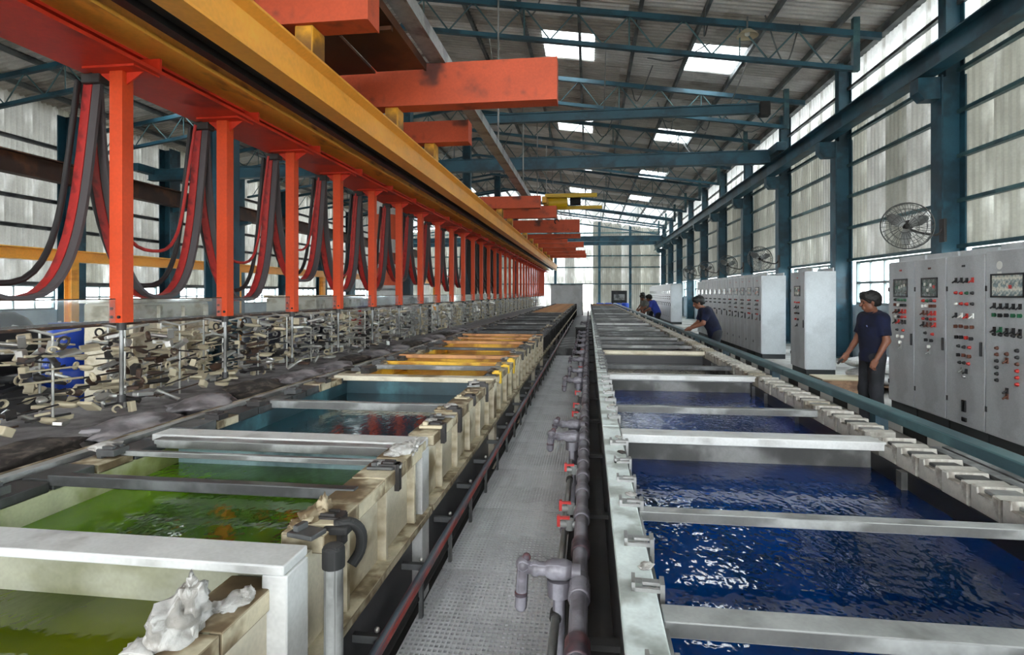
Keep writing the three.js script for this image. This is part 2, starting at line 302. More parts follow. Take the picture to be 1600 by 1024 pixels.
// ---------- columns, brackets, runway beams ----------
COLS.forEach((d, i) => {
  const t = thing('steel_column', `teal H-section column of the cabinet-side wall, ${ord(i + 1)} counting from the near end`, 'column', [6.6, 0, d], 'teal columns of the cabinet-side wall', 'structure');
  partW(t, 'shaft', alongY(hProf(6.38, 6.8, d, .34, .03, .025), 0, 5.68), M.teal);
  partW(t, 'upper_shaft', alongY(hProf(6.48, 6.8, d, .24, .02, .02), 5.68, 7.75), M.teal);
  partW(t, 'bracket', alongD([[6.0, 5.4], [6.12, 5.26], [6.38, 5.26], [6.38, 5.66], [6.0, 5.66]], d - .14, d + .14), M.teal);
  partW(t, 'base_plate', bx(6.3, 6.84, 0, .03, d - .24, d + .24), M.tealLite);
});
for (let k = 0; k < 9; k++) {
  const d = 12.65 + 4.56 * k, t = thing('steel_column', `teal column by the far translucent side wall beyond the tanks, ${ord(k + 1)} from the near end`, 'column', [-17.2, 0, d], 'teal columns of the far side wall', 'structure');
  partW(t, 'shaft', alongY(hProf(-17.45, -16.95, d, .6, .04, .03), 0, 7.6), M.teal);
  partW(t, 'bracket', alongD([[-16.95, 5.0], [-16.5, 5.1], [-16.5, 5.2], [-16.95, 5.2]], d - .14, d + .14), M.teal);
}
for (let k = 0; k < 5; k++) {
  const d = 8.3 + 9.12 * k, t = thing('steel_column', `freestanding teal column behind the hanging red posts, ${ord(k + 1)} from the near end`, 'column', [-5.65, 0, d], 'teal columns under the roof ridge', 'structure');
  partW(t, 'shaft', alongY(hProf(-5.85, -5.48, d, .34, .03, .025), 0, 9.2), M.teal);
}
{
  let t = thing('crane_runway_beam', 'long teal crane runway beam on brackets along the cabinet-side columns', 'beam', [6.1, 5.66, 0]);
  partW(t, 'beam', alongD(iProf(6.16, 5.68, 6.12, .3, .03, .02), 1.5, HALL - .6), M.teal);
  partW(t, 'rail', bx(6.12, 6.2, 6.12, 6.18, 1.5, HALL - .6), M.steel);
  t = thing('crane_runway_beam', 'dark brown rusted crane runway beam along the far side wall behind the red posts', 'beam', [-16.7, 5.2, 0]);
  partW(t, 'beam', alongD(iProf(-16.7, 5.2, 5.86, .36, .04, .03), 1.5, HALL - .6), M.brown);
  t = thing('monorail_beam', 'orange horizontal beam far behind the red posts at window height', 'beam', [-12, 2.42, 0]);
  partW(t, 'beam', alongD(iProf(-12, 2.42, 2.69, .3, .03, .03), 3, 48), M.orange);
  for (let d = 12; d < 48; d += 6.4) partW(t, 'leg', alongY(hProf(-12.1, -11.9, d, .2, .02, .02), 0, 2.42), M.orange);
}
// ---------- roof trusses: one built, the rest copied ----------
{
  const make = () => {
    const t = thing('roof_truss', 'teal lattice roof truss at the first column', 'truss', [0, 0, 0], 'teal roof trusses', 'structure');
    const chord = (x0, x1, off, h, name) => { const y0 = roofY(x0) + off, y1 = roofY(x1) + off; part(t, name, alongD([[x0, y0 - h], [x1, y1 - h], [x1, y1], [x0, y0]], -.06, .06), M.teal); };
    for (const [a, b] of [[RIDGE, 6.42], [XL + .3, RIDGE]]) { chord(a, b, -.5, .13, 'top_chord'); chord(a, Math.min(b, 5.9), -1.3, .1, 'bottom_chord'); }
    for (let i = 0, x = 5.9; x > XL + 1; x -= .62, i++) {
      const x2 = x - .62, a = V(x, roofY(x) + (i % 2 ? -1.32 : -.58), 0), b = V(x2, roofY(x2) + (i % 2 ? -.58 : -1.32), 0);
      part(t, 'web_bar', rod(a, b, .02, 5), M.tealLite);
      if (i % 4 === 0) part(t, 'web_post', rod(a, V(x, roofY(x) - 1.32, 0), .018, 5), M.tealLite);
    }
    return t;
  };
  const t0 = make(); at(t0, 0, 0, 13.75);
  for (const x of [5.9]) part(t0, 'end_post', bx(x - .07, x + .07, roofY(x) - 1.4, roofY(x) - .2, -.06, .06), M.tealLite);
  tag(t0, 'nearest teal lattice roof truss, between the first and second columns', 'truss');
  for (let i = 1; i < 9; i++) copy(t0, `teal lattice roof truss, ${ord(i + 1)} counting away from the near end`, [0, 0, 13.75 + 4.56 * i]);
}
{
  const t = thing('dome_lamp', 'small beige dome lamp hanging under the nearest roof truss', 'lamp', [3.55, 7.5, 13.6]);
  part(t, 'shade', lathe([[.05, .16], [.1, .14], [.2, .05], [.24, 0], [.225, 0], [.19, .045], [.09, .13], [.04, .15]], 22), M.rackCream); part(t, 'stem', cyl(.02, .02, .3, 8).translate(0, .3, 0), M.purlin); part(t, 'bulb', new THREE.SphereGeometry(.06, 12, 8).translate(0, .06, 0), M.bWhite);
}
// crane bridge girders
function craneGirder(d, label) {
  const t = thing('crane_girder', label, 'crane girder', [0, 6.18, d], 'teal overhead crane bridges');
  partW(t, 'girder', alongX([[d - .16, 6.0], [d + .16, 6.0], [d + .16, 6.03], [d + .1, 6.03], [d + .1, 6.4], [d + .16, 6.4], [d + .16, 6.43], [d - .16, 6.43], [d - .16, 6.4], [d - .1, 6.4], [d - .1, 6.03], [d - .16, 6.03]], -16.7, 5.95), M.teal);
  for (const x of [6.05, -16.6]) {
    partW(t, 'end_truck', bx(x - .14, x + .16, 6.22, 6.5, d - .9, d + .9, .02), M.teal);
    for (const e of [-.7, .7]) partW(t, 'wheel', cyl(.09, .09, .06, 14).rotateZ(Math.PI / 2).translate(x, 6.27, -(d + e)), M.steel);
  }
}
craneGirder(20.1, 'teal crane bridge girder crossing the hall below the trusses, nearest of the crane bridges');
craneGirder(48.5, 'distant teal crane bridge girder crossing near the far wall, upper of two');
craneGirder(52.5, 'farthest teal crane bridge girder just before the far wall');
{
  const t = thing('lighting_beam', 'teal beam hung across below the near truss with a dark blunt end', 'beam', [0, 6.4, 15.4]);
  partW(t, 'beam', alongX([[15.32, 6.28], [15.48, 6.28], [15.48, 6.31], [15.42, 6.31], [15.42, 6.5], [15.48, 6.5], [15.48, 6.53], [15.32, 6.53], [15.32, 6.5], [15.38, 6.5], [15.38, 6.31], [15.32, 6.31]], -3.2, 4.5), M.teal);
  for (const x of [-2.4, .4, 3.6]) partW(t, 'hanger', rod(V(x, 6.53, 15.4), V(x, roofY(x) - 1.4, 13.8), .015, 6), M.steel);
  partW(t, 'end_cap', bx(4.3, 4.56, 6.2, 6.56, 15.28, 15.52, .02), M.soot);
}
// sag rods and loose wires under the roof
for (let i = 0; i < 34; i++) {
  const x = rr(-4, 6.2), d = rr(12.5, 44), l = rr(.6, 2.2), y = roofY(x) - .2, a = rr(0, 6.28), mid = V(x + Math.cos(a) * l * .5 + rr(-.15, .15), y - rr(.3, 1.0), d + Math.sin(a) * l * .5), e = V(x + Math.cos(a) * l, roofY(x + Math.cos(a) * l) - .2, d + Math.sin(a) * l);
  if (e.x > 6.6) continue;
  const o = new THREE.Mesh(tube([V(x, y, d), mid, e], .018, 10, 5), M.purlin); o.name = numbered('roof_cable'); scene.add(tag(o, 'thin grey cable sagging between purlins under the corrugated roof', 'cable', 'loose cables under the roof'));
}

// ---------- overhead track: red girder, two orange beams, black busbar ----------
{
  let t = thing('red_girder', 'long glossy red girder carrying the hanging red posts under the orange beams', 'girder', [-3.3, 3.28, 0]);
  partW(t, 'bottom_flange', alongD([[-3.6, 3.28], [-3.06, 3.28], [-3.06, 3.305], [-3.6, 3.305]], .8, 44), M.redDeep);
  partW(t, 'web', bx(-3.37, -3.33, 3.305, 3.4, .8, 44), M.redDeep);
  for (let d = 2.55; d < 40; d += 1.25) partW(t, 'stiffener', bx(-3.33, -3.08, 3.305, 3.4, d, d + .02), M.redDeep);
  partW(t, 'top_flange', alongD([[-3.5, 3.4], [-3.2, 3.4], [-3.2, 3.42], [-3.5, 3.42]], .8, 44), M.redDeep);
  t = thing('orange_beam', 'stained orange track beam directly on the red girder, farther from the aisle', 'beam', [-3.16, 3.42, 0]);
  partW(t, 'beam', alongD(iProf(-3.16, 3.42, 3.84, .5, .03, .05), .8, 44), M.orangeDirty);
  t = thing('orange_beam', 'bright orange track beam nearest the aisle, with clean broad face', 'beam', [-2.44, 3.42, 0]);
  partW(t, 'beam', alongD([[-2.55, 3.42], [-2.36, 3.42], [-2.36, 3.44], [-2.42, 3.47], [-2.42, 3.7], [-2.34, 3.74], [-2.34, 3.76], [-2.55, 3.76], [-2.55, 3.73], [-2.48, 3.7], [-2.48, 3.47], [-2.55, 3.44]], .8, 44), M.orange);
  t = thing('busbar', 'black busbar running in the gap between the two orange beams', 'busbar', [-2.73, 3.42, 0]);
  partW(t, 'housing', bx(-2.88, -2.58, 3.47, 3.7, .8, 44, .02), M.soot);
  partW(t, 'collector_rail', bx(-2.78, -2.7, 3.42, 3.48, .8, 44), M.black);
  t = thing('steel_rail', 'narrow grey steel rail high above the red arms running down the hall', 'rail', [-1.87, 4.54, 0]);
  partW(t, 'channel', alongD(cProf(-1.95, -1.77, 4.54, 4.63, .012), 1, 44), M.bar);
  partW(t, 'side_lip', alongD([[-1.77, 4.52], [-1.74, 4.52], [-1.74, 4.68], [-1.77, 4.68]], 1, 44), M.bar);
  for (let k = 0; k < 10; k++) partW(t, 'hanger', rod(V(-1.86, 4.63, 11.8 + 4.56 * k), V(-1.86, roofY(-1.86) - 1.0, 11.8 + 4.56 * k), .02, 6), M.steel);
  t = thing('drip_tray', 'rust-red trough above the first red arm beside the grey rail', 'tray', [-2.55, 4.36, 4.8]);
  for (let k = 0; k < 2; k++) partW(t, 'tray_plate', bx(-3.2 + k * .62, -2.6 + k * .62, 4.4 + k * .02, 4.43 + k * .02, 2.4, 6.8), M.brown);
  partW(t, 'tray_wall', bx(-1.98, -1.955, 4.4, 4.5, 2.4, 6.8), M.brown);
  for (const d of [3.2, 4.2, 5.6]) partW(t, 'tray_rib', bx(-3.2, -1.98, 4.36, 4.4, d, d + .06), M.brown);
}
// red arms lying across the orange beams: long and short ones
{
  const arms = [[5.27, -2.05, .32], [7.72, -.43, .56], [9.63, -2.02, .36], [17.3, -1.45, .36], [19.6, -1.1, .4], [24.3, -.4, .52], [27, -.4, .2], [29.6, -1.1, .28], [32.4, -.3, .3], [35.6, -.8, .28], [38.6, -.25, .28], [42, -.2, .3]];
  arms.forEach(([d, x1, h], i) => {
    const long = x1 > -1.2, y0 = 4.02; d *= .91; x1 *= .91; h *= .91;
    const lab = i === 1 ? 'large red box arm with black scuffs reaching over the aisle' : i === 0 ? 'short red arm at the top edge above the rust-red trough' : i === 2 ? 'short red arm right behind the large scuffed one' : `${long ? 'long' : 'short'} red cross arm on the orange beams, ${ord(i + 1)} arm from the near end`;
    const t = thing('cross_arm', lab, 'arm', [-2.6, y0, d], 'red cross arms on the overhead track');
    const hw = .13;
    partW(t, 'beam', alongX([[d - hw, y0], [d + hw, y0], [d + hw, y0 + .03], [d - hw + .04, y0 + .03], [d - hw + .04, y0 + h - .03], [d + hw, y0 + h - .03], [d + hw, y0 + h], [d - hw, y0 + h]], -3.9, x1), M.redArm);
    partW(t, 'end_plate', bx(x1, x1 + .015, y0 - .005, y0 + h + .005, d - hw - .005, d + hw + .005), M.redArm);
    partW(t, 'packer', bx(-2.53, -2.36, 3.76, y0, d - .1, d + .14, .015), M.yellow);
    partW(t, 'packer', bx(-3.26, -3.06, 3.84, y0, d - .1, d + .14, .015), M.yellow);
  });
}
// yellow hoist trolley far along the track
{
  const t = thing('hoist_trolley', 'yellow hoist trolley with a hanging hook block beyond the red arms', 'hoist', [-1.2, 4.95, 21.5]);
  partW(t, 'beam', bx(-1.6, .3, 5.2, 5.34, 21.1, 21.3, .02), M.yellowPvc);
  partW(t, 'beam', bx(-1.6, .5, 4.94, 5.06, 22.3, 22.5, .02), M.yellowPvc);
  partW(t, 'end_carriage', bx(-1.68, -1.5, 4.95, 5.2, 20.8, 22.8, .03), M.yellow);
  partW(t, 'drum', cyl(.2, .2, .8, 16).rotateZ(Math.PI / 2).translate(-1.2, 5.12, -21.8), M.yellowPvc);
  partW(t, 'motor', cyl(.16, .16, .4, 14).rotateZ(Math.PI / 2).translate(-.5, 5.15, -21.8), M.soot);
  partW(t, 'rope', rod(V(-1.2, 4.9, 21.8), V(-1.2, 4.5, 21.8), .015, 5), M.black);
  partW(t, 'hook', new THREE.TorusGeometry(.08, .02, 8, 14, 4.4).translate(-1.2, 4.4, -21.8), M.soot);
}
// ---------- hanging red posts, clear panels between them ----------
const POSTS = [2.5, 3.7, 4.88, 6.08, 7.28, 8.5, 9.76, 11.06]; while (POSTS.at(-1) < 42) POSTS.push(POSTS.at(-1) + 1.3);
{
  const t = thing('hanging_post', 'x', 'post', [-3.3, 1.49, POSTS[1]], 'red posts hanging from the red girder');
  const L = 3.28 - 1.49;
  part(t, 'shaft', new THREE.ExtrudeGeometry(shapeOf([[-.05, -.05], [.05, -.05], [.05, .05], [-.05, .05]]), { depth: L, bevelEnabled: false }).rotateX(-Math.PI / 2), M.red);
  part(t, 'top_plate', bx(-.2, .2, L - .015, L, -.12, .12), M.redDeep);
  part(t, 'gusset', new THREE.ExtrudeGeometry(shapeOf([[.05, L - .015], [.18, L - .015], [.05, L - .1]]), { depth: .012, bevelEnabled: false }), M.redDeep);
  part(t, 'gusset', new THREE.ExtrudeGeometry(shapeOf([[-.05, L - .015], [-.16, L - .015], [-.05, L - .1]]), { depth: .012, bevelEnabled: false }), M.redDeep);
  for (const [x, y] of [[-.028, .04], [.028, .04], [-.028, .1]]) part(t, 'bolt', cyl(.011, .011, .014, 6).rotateX(Math.PI / 2).translate(x, y, .055), M.black);
  part(t, 'rod', rod(V(0, 0, 0), V(0, -.56, 0), .014, 8), M.steel);
  part(t, 'rod_clamp', merge(cyl(.03, .03, .05, 8).translate(0, -.03, 0), cyl(.026, .03, .05, 8).translate(0, -.54, 0)), M.rackDark);
  POSTS.forEach((d, i) => {
    if (i === 0) return;
    const lab = i === 1 ? 'nearest red-orange post hanging from the red girder' : `red-orange post hanging from the red girder, ${ord(i)} from the near end`;
    if (i === 1) t.userData.label = lab; else copy(t, lab, [-3.3, 1.49, d]);
  });
}
{
  const mk = (d0, d1) => bx(-.005, .005, 0, .165, 0, d1 - d0 - .12);
  for (let i = 0; i < POSTS.length - 1; i++) {
    const d = POSTS[i], o = thing('splash_panel', i === 0 ? 'clear plastic splash panel before the nearest red post' : `clear plastic splash panel strip between hanging posts just past the ${ord(i)} red post`, 'panel', [-3.3, 1.49, d + .06], 'clear splash panels between the red posts');
    part(o, 'sheet', mk(d, POSTS[i + 1]), M.acrylic);
    part(o, 'edge_strip', merge(bx(-.007, .007, .163, .171, 0, POSTS[i + 1] - d - .12), bx(-.007, .007, -.008, 0, 0, POSTS[i + 1] - d - .12)), M.rackBrown);
  }
}
// ---------- festoon cable loops ----------
{
  const loop = (d0, d1, drop, wob) => {                          // narrow at the clamps, a wide belly below
    const w = (d1 - d0), pts = [], n = 14;
    for (let i = 0; i <= n; i++) { const a = i / n * Math.PI, t = Math.pow(Math.sin(a), .62), x = -Math.cos(a); pts.push([w * (.5 + .5 * Math.sign(x) * Math.pow(Math.abs(x), .72) * (1 - .24 * t)), -drop * t]); }
    return pts.map(([u, v]) => V(wob * Math.sin(v * 3), v, u));
  };
  const ribbon = (pts, off, w, th) => {                          // a flat cable band
    const c = new THREE.CatmullRomCurve3(pts), n = 44, pos = [], idx = [];
    for (let i = 0; i <= n; i++) {
      const p = c.getPointAt(i / n), t = c.getTangentAt(i / n), nn = new THREE.Vector3(0, t.z, -t.y).normalize();
      for (const [a, b] of [[-w / 2, -th / 2], [w / 2, -th / 2], [w / 2, th / 2], [-w / 2, th / 2]]) pos.push(p.x + off + a, p.y + nn.y * b, p.z + nn.z * b);
    }
    for (let i = 0; i < n; i++) for (let k = 0; k < 4; k++) { const a = i * 4 + k, b = i * 4 + (k + 1) % 4; idx.push(a, b, a + 4, b, b + 4, a + 4); }
    let g = new THREE.BufferGeometry(); g.setAttribute('position', new THREE.Float32BufferAttribute(pos, 3)); g.setIndex(idx); g = g.toNonIndexed(); g.computeVertexNormals(); return g;
  };
  for (let i = 0; POSTS[i] < 15; i++) {
    const d0 = POSTS[i] + .02, d1 = POSTS[i + 1] + .02, drop = i < 3 ? rr(1.54, 1.6) : rr(1.3, 1.6);
    const t = thing('cable_loop', i === 0 ? 'red and grey festoon cable loop before the nearest red post' : `red and grey festoon cable loop hanging just past the ${ord(i)} red post`, 'cable', [-3.53, 3.22, d0], 'festoon cable loops behind the red posts');
    const p = loop(0, d1 - d0, drop, .01), q = loop(.02, d1 - d0 - .02, drop * .94, .015), s = loop(.05, d1 - d0 - .06, drop * rr(.72, .86), .03);
    part(t, 'red_cable', ribbon(p, -.045, .07, .026), M.cableRed);
    part(t, 'grey_cable', ribbon(p, .026, .06, .024), M.cableGrey);
    part(t, 'black_cable', tube(q.map((v) => v.clone().setX(v.x - .1)), .021, 40, 7), M.cableBlack);
    if (i > 0) part(t, 'red_cable', tube(s, .014, 36, 6), M.cableRed);
    part(t, 'clamp', merge(bx(-.07, .08, -.02, .05, -.05, .05, .01), cyl(.03, .03, .1, 8).translate(0, .06, 0)), M.rackDark);
  }
  // dense bundle farther along
  for (let i = 0; i < 7; i++) { const d = 16.6 + i * .62, o = thing('cable_bundle', `black cable bundle of the dense group among distant posts, ${ord(i + 1)} from the near end`, 'cable', [-3.5, 3.2, d], 'black cable bundles along the track');
    for (let k = 0; k < 3; k++) part(o, 'cable', tube(loop(k * .05, .5 - k * .06, 1.5 - k * .2, .05).map((v) => v.setX(v.x + k * .05)), .035, 24, 6), M.cableBlack); part(o, 'clamp', bx(-.06, .1, -.02, .08, -.05, .05), M.rackDark); }
}
// ---------- plating tanks ----------
const RIM = .88, LIQ = .7;
function crossBar(t, x0, x1, d, w, h, m, top = RIM) { return partW(t, 'cross_bar', bx(x0, x1, top - h, top, d - w / 2, d + w / 2, .006), m); }
const clampG = merge(bx(-.05, .05, -.012, .02, -.05, .05), bx(.035, .06, -.15, .02, -.035, .035), bx(-.03, .03, .02, .034, -.035, -.015), bx(-.03, .03, .02, .034, .015, .035));
const clipG = merge(bx(-.055, .035, 0, .012, -.035, -.022), bx(-.055, .035, 0, .012, .022, .035), bx(-.055, -.043, 0, .028, -.035, .035), bx(.035, .05, -.06, .026, -.03, .03), bx(-.02, .04, .012, .022, -.012, .012));
const blockG = [0, 1, 2].map((k) => { const g = new THREE.ExtrudeGeometry(shapeOf([[-.085, -.08], [.085, -.08], [.085, .01], [.05, .012 + k * .004], [.045, -.012], [-.045, -.012], [-.05, .008 + k * .003], [-.085, .004]]), { depth: .165, bevelEnabled: true, bevelSize: .005, bevelThickness: .005, bevelSegments: 1 }); return g.translate(0, 0, -.0825); });
const crustG = [0, 1, 2, 3].map(() => lump(.05, 1.1, .5, 1.2, 2, .5, 4));
const crustG2 = [0, 1, 2].map(() => lump(.045, 1.2, .35, 1, 2, .5, 5));
metric(clampG); metric(clipG);
const padG = metric(merge(bx(-.07, .07, 0, .014, -.03, .03, .004), bx(-.05, -.02, .012, .03, -.02, .02, .004)));
function tankL(i, d0, d1, o) {
  const t = thing('plating_tank', o.label, 'tank', [-1.7, 0, (d0 + d1) / 2], 'open plating tanks under the orange track');
  const near = d0 < 9, dr = o.drop ?? 0, xo = -.895 - dr * .9;
  partW(t, 'lower_wall', bx(-2.55, -.95, 0, .5, d0 + .01, d1 - .01), M.blackWall);
  partW(t, 'ledge', bx(-1.0, -.87, .46, .5, d0, d1 - .02, .006), M.creamDirty);
  partW(t, 'outer_wall', bx(-.985, -.94 - dr * .3, .5, RIM - .06 - dr, d0, d1), o.outer ?? M.cream);
  for (let d = d0 + .3; d < d1 - .15; d += .42) partW(t, 'rib', bx(-.942 - dr * .3, -.9 - dr, .5, RIM - .06 - dr, d - .012, d + .012), o.outer ?? M.cream);
  for (let d = d0 + .09; d < d1 - .1; d += .3) {                     // rim blocks on the aisle edge
    partW(t, 'rim_block', bx(-1.055 - dr, xo, RIM - .075 - dr, RIM - dr - rr(.0, .012), d, Math.min(d1 - .06, d + .292), .006), o.rim ?? M.creamDirty);
  }
  for (let d = d0 + .05; d < d1 - .1; d += .24) partW(t, 'rim_block', bx(-2.56, -2.4, RIM - .08, RIM - rr(0, .03), d, Math.min(d1 - .03, d + .225), .006), rnd() < .6 ? M.barDark : M.creamDirty);
  partW(t, 'inner_wall', bx(-2.44, -2.4, .5, RIM - .07, d0 + .06, d1 - .05), o.side ?? o.wall);
  partW(t, 'inner_wall', bx(-1.0, -.985, .5, RIM - .07, d0 + .06, d1 - .05), o.wall);
  partW(t, 'end_wall', bx(-2.42, -.985, .3, RIM - .05, d1 - .06, d1 - .02), o.wall);
  partW(t, 'end_wall', bx(-2.42, -.985, .3, RIM - .05, d0 + .02, d0 + .06), o.side ?? o.wall);
  partW(t, 'bath_liquid', bx(-2.41, -.99, .5, LIQ, d0 + .05, d1 - .05), o.liq);
  for (const [f, w, h, m] of o.bars ?? []) crossBar(t, -2.42, -.97, f, w, h, m);
  if (o.frame) {
    crossBar(t, -2.5, -.9, d1 - .076, i > 2 ? .09 : .15, i ? .05 : .032, o.frame, RIM + .006);
    partW(t, 'frame_post', bx(-.975, -.893, .02, RIM - (i ? .044 : .026), d1 - .145, d1 - .01, .006), i > 2 ? o.outer ?? M.cream : o.frame);
  }
  const nC = d0 < 1 ? 0 : near ? Math.floor((d1 - d0) / .5) : Math.floor((d1 - d0) / .6);
  for (let k = 0; k < nC; k++) {
    const d = d0 + .25 + k * (d1 - d0 - .3) / nC + rr(-.04, .04);
    const c = part(t, 'clamp', clampG, o.clamp && rnd() < .75 ? o.clamp : M.rackDark); c.position.set(-.93 + 1.7, RIM + rr(0, .01), -(d - (d0 + d1) / 2)); c.scale.set(rr(.7, 1), rr(.45, 1), rr(.5, .9));
    for (let q = 0; q < 2; q++) { const pd = part(t, 'rim_pad', padG, pick([M.bar, M.creamDirty, M.barDark, M.rackCream])); pd.position.set(-.975 + 1.7 + rr(-.03, .03), RIM - .002, -(d + rr(-.2, .24) - (d0 + d1) / 2)); pd.rotation.y = rr(-.25, .25); pd.scale.set(rr(.7, 1.2), rr(.7, 1.4), rr(.7, 1.4)); }
    const c2 = part(t, 'clamp', clampG, rnd() < .5 ? M.rackDark : M.barDark); c2.position.set(-2.44 + 1.7, RIM, -(d - (d0 + d1) / 2 + .07)); c2.rotation.y = Math.PI;
    if (rnd() < .75) { const s = part(t, 'crust', pick(crustG2), o.crust ?? (rnd() < .5 ? M.crustDark : M.crust)); s.position.set(-1 + 1.7 + rr(-.04, .04), RIM + .012, -(d + .12 - (d0 + d1) / 2)); s.rotation.y = rr(0, 6); s.scale.setScalar(rr(.7, 1.2)); }
    if (rnd() < .85) { const s = part(t, 'crust', pick(crustG2), rnd() < .7 ? M.crustDark : M.crust); s.position.set(-2.5 + 1.7 + rr(-.06, .06), RIM + .015, -(d + .1 - (d0 + d1) / 2)); s.rotation.y = rr(0, 6); s.scale.setScalar(rr(.8, 1.5)); }
  }
  return t;
}
{
  const U = 'in the row under the orange track';
  tankL(0, .1, 1.76, { label: `nearest tank of the row under the orange track, dark green liquid`, wall: M.paleWall, liq: M.liqGreen, frame: M.white, outer: M.cream, drop: .06 });
  tankL(1, 1.775, 3.17, { label: `tank with bright green liquid and pale cyan walls ${U}`, wall: M.cyanWall, side: M.greenWall, liq: M.liqGreen2, frame: M.white, bars: [[2.32, .05, .05, M.barDark], [2.72, .03, .03, M.bar], [2.97, .07, .05, M.bar]], crust: M.crust });
  tankL(2, 3.185, 5.56, { label: `tank with dark teal liquid ${U}`, wall: M.tealWall, liq: M.liqTeal, frame: M.cream, bars: [[4.15, .06, .06, M.bar]] });
  tankL(3, 5.58, 7.5, { label: `tank with bright yellow walls just behind the teal liquid tank`, wall: M.yellowWall, liq: M.liqYellow, frame: M.tanWall, clamp: M.yellowPvc, bars: [[6.35, .06, .05, M.bar], [6.7, .04, .1, M.yellowWall]], rim: M.creamDirty });
  tankL(4, 7.52, 9.7, { label: `second yellow tank ${U}, behind a tan cross frame`, wall: M.yellowWall, liq: M.liqYellow, frame: M.tanWall, bars: [[8.5, .05, .04, M.barDark]], crust: M.crustDark });
  tankL(5, 9.72, 11.4, { label: `third and farthest yellow tank ${U}`, wall: M.yellowWall, liq: M.liqYellow, frame: M.tanWall, bars: [[10.5, .05, .04, M.tanWall]] });
  let d = 11.42, k = 0;
  while (d < 24) { const e = d + 2.1; k++; tankL(5 + k, d, e, { label: `black-walled tank ${U}, ${ord(k)} past the yellow tanks`, wall: M.blackWall, liq: M.liqBlack, outer: M.soot, rim: M.barDark, frame: k % 2 ? M.barDark : M.bar, bars: [[d + .9, .07, .06, M.barDark], [d + 1.5, .07, .06, M.soot]] }); d = e + .02; }
  k = 0;
  while (d < 42) { const e = d + 2.4; k++; tankL(12 + k, d, e, { label: `tan-topped distant tank ${U}, ${ord(k)} past the black-walled tanks`, wall: M.tanWall, liq: M.liqTan, outer: M.soot, rim: M.barDark, frame: M.tanWall, bars: [[d + .6, .3, .05, M.tanWall], [d + 1.4, .4, .05, M.tanWall]] }); d = e + .02; }
  // thick white salt crusts on the near rim
  [[-1.06, 1.36, 1.05, 'tall white salt crust standing on the nearest tank rim', .95, .06], [-1.0, 1.53, .6, 'low white salt lump behind the tall crust on the nearest rim', .4, .06], [-.99, 1.98, .8, 'small yellowish crust peak on the rim of the bright green tank', .7, 0], [-.95, 2.9, 1.1, 'white crusted lump on the far rim corner of the bright green tank', .4, 0]].forEach(([x, dd, s, lab, up, low], i) => {
    const g = merge(lump(.055 * s, 1.0, up * 1.3, 1.5, 4, .75, 5).translate(0, .035 * s * up, 0), lump(.034 * s, .9, up * 2.3, 1.1, 4, .7, 6).translate(.035 * s, .075 * s * up, -.02), lump(.03 * s, 1.4, .7, 1.3, 3, .7, 5).translate(-.03, .01, .07 * s));
    const o = new THREE.Mesh(metric(g), i === 2 ? M.creamDirty : M.crust); o.name = numbered('salt_crust'); o.position.set(x, RIM - low - .01, -dd); o.castShadow = o.receiveShadow = true; scene.add(tag(o, lab, 'crust'));
  });
  // black pipe hook with bracket by the frame post
  const t = thing('drain_pipe', 'grey stand pipe with black bracket at the near white frame post', 'pipe', [-.83, 0, 1.8]);
  partW(t, 'pipe', rod(V(-.832, .05, 1.8), V(-.832, .83, 1.8), .031, 16), M.bar);
  partW(t, 'cap', merge(cyl(.037, .037, .06, 16).translate(-.832, .83, -1.8), new THREE.SphereGeometry(.036, 14, 8).scale(1, .5, 1).translate(-.832, .86, -1.8)), M.soot);
  partW(t, 'bracket', merge(tube([V(-.89, .88, 1.93), V(-.84, .885, 1.95), V(-.81, .85, 1.97), V(-.81, .78, 1.97), V(-.83, .74, 1.94)], .02, 14, 8), bx(-.92, -.83, .855, .885, 1.9, 1.99, .008)), M.soot);
}
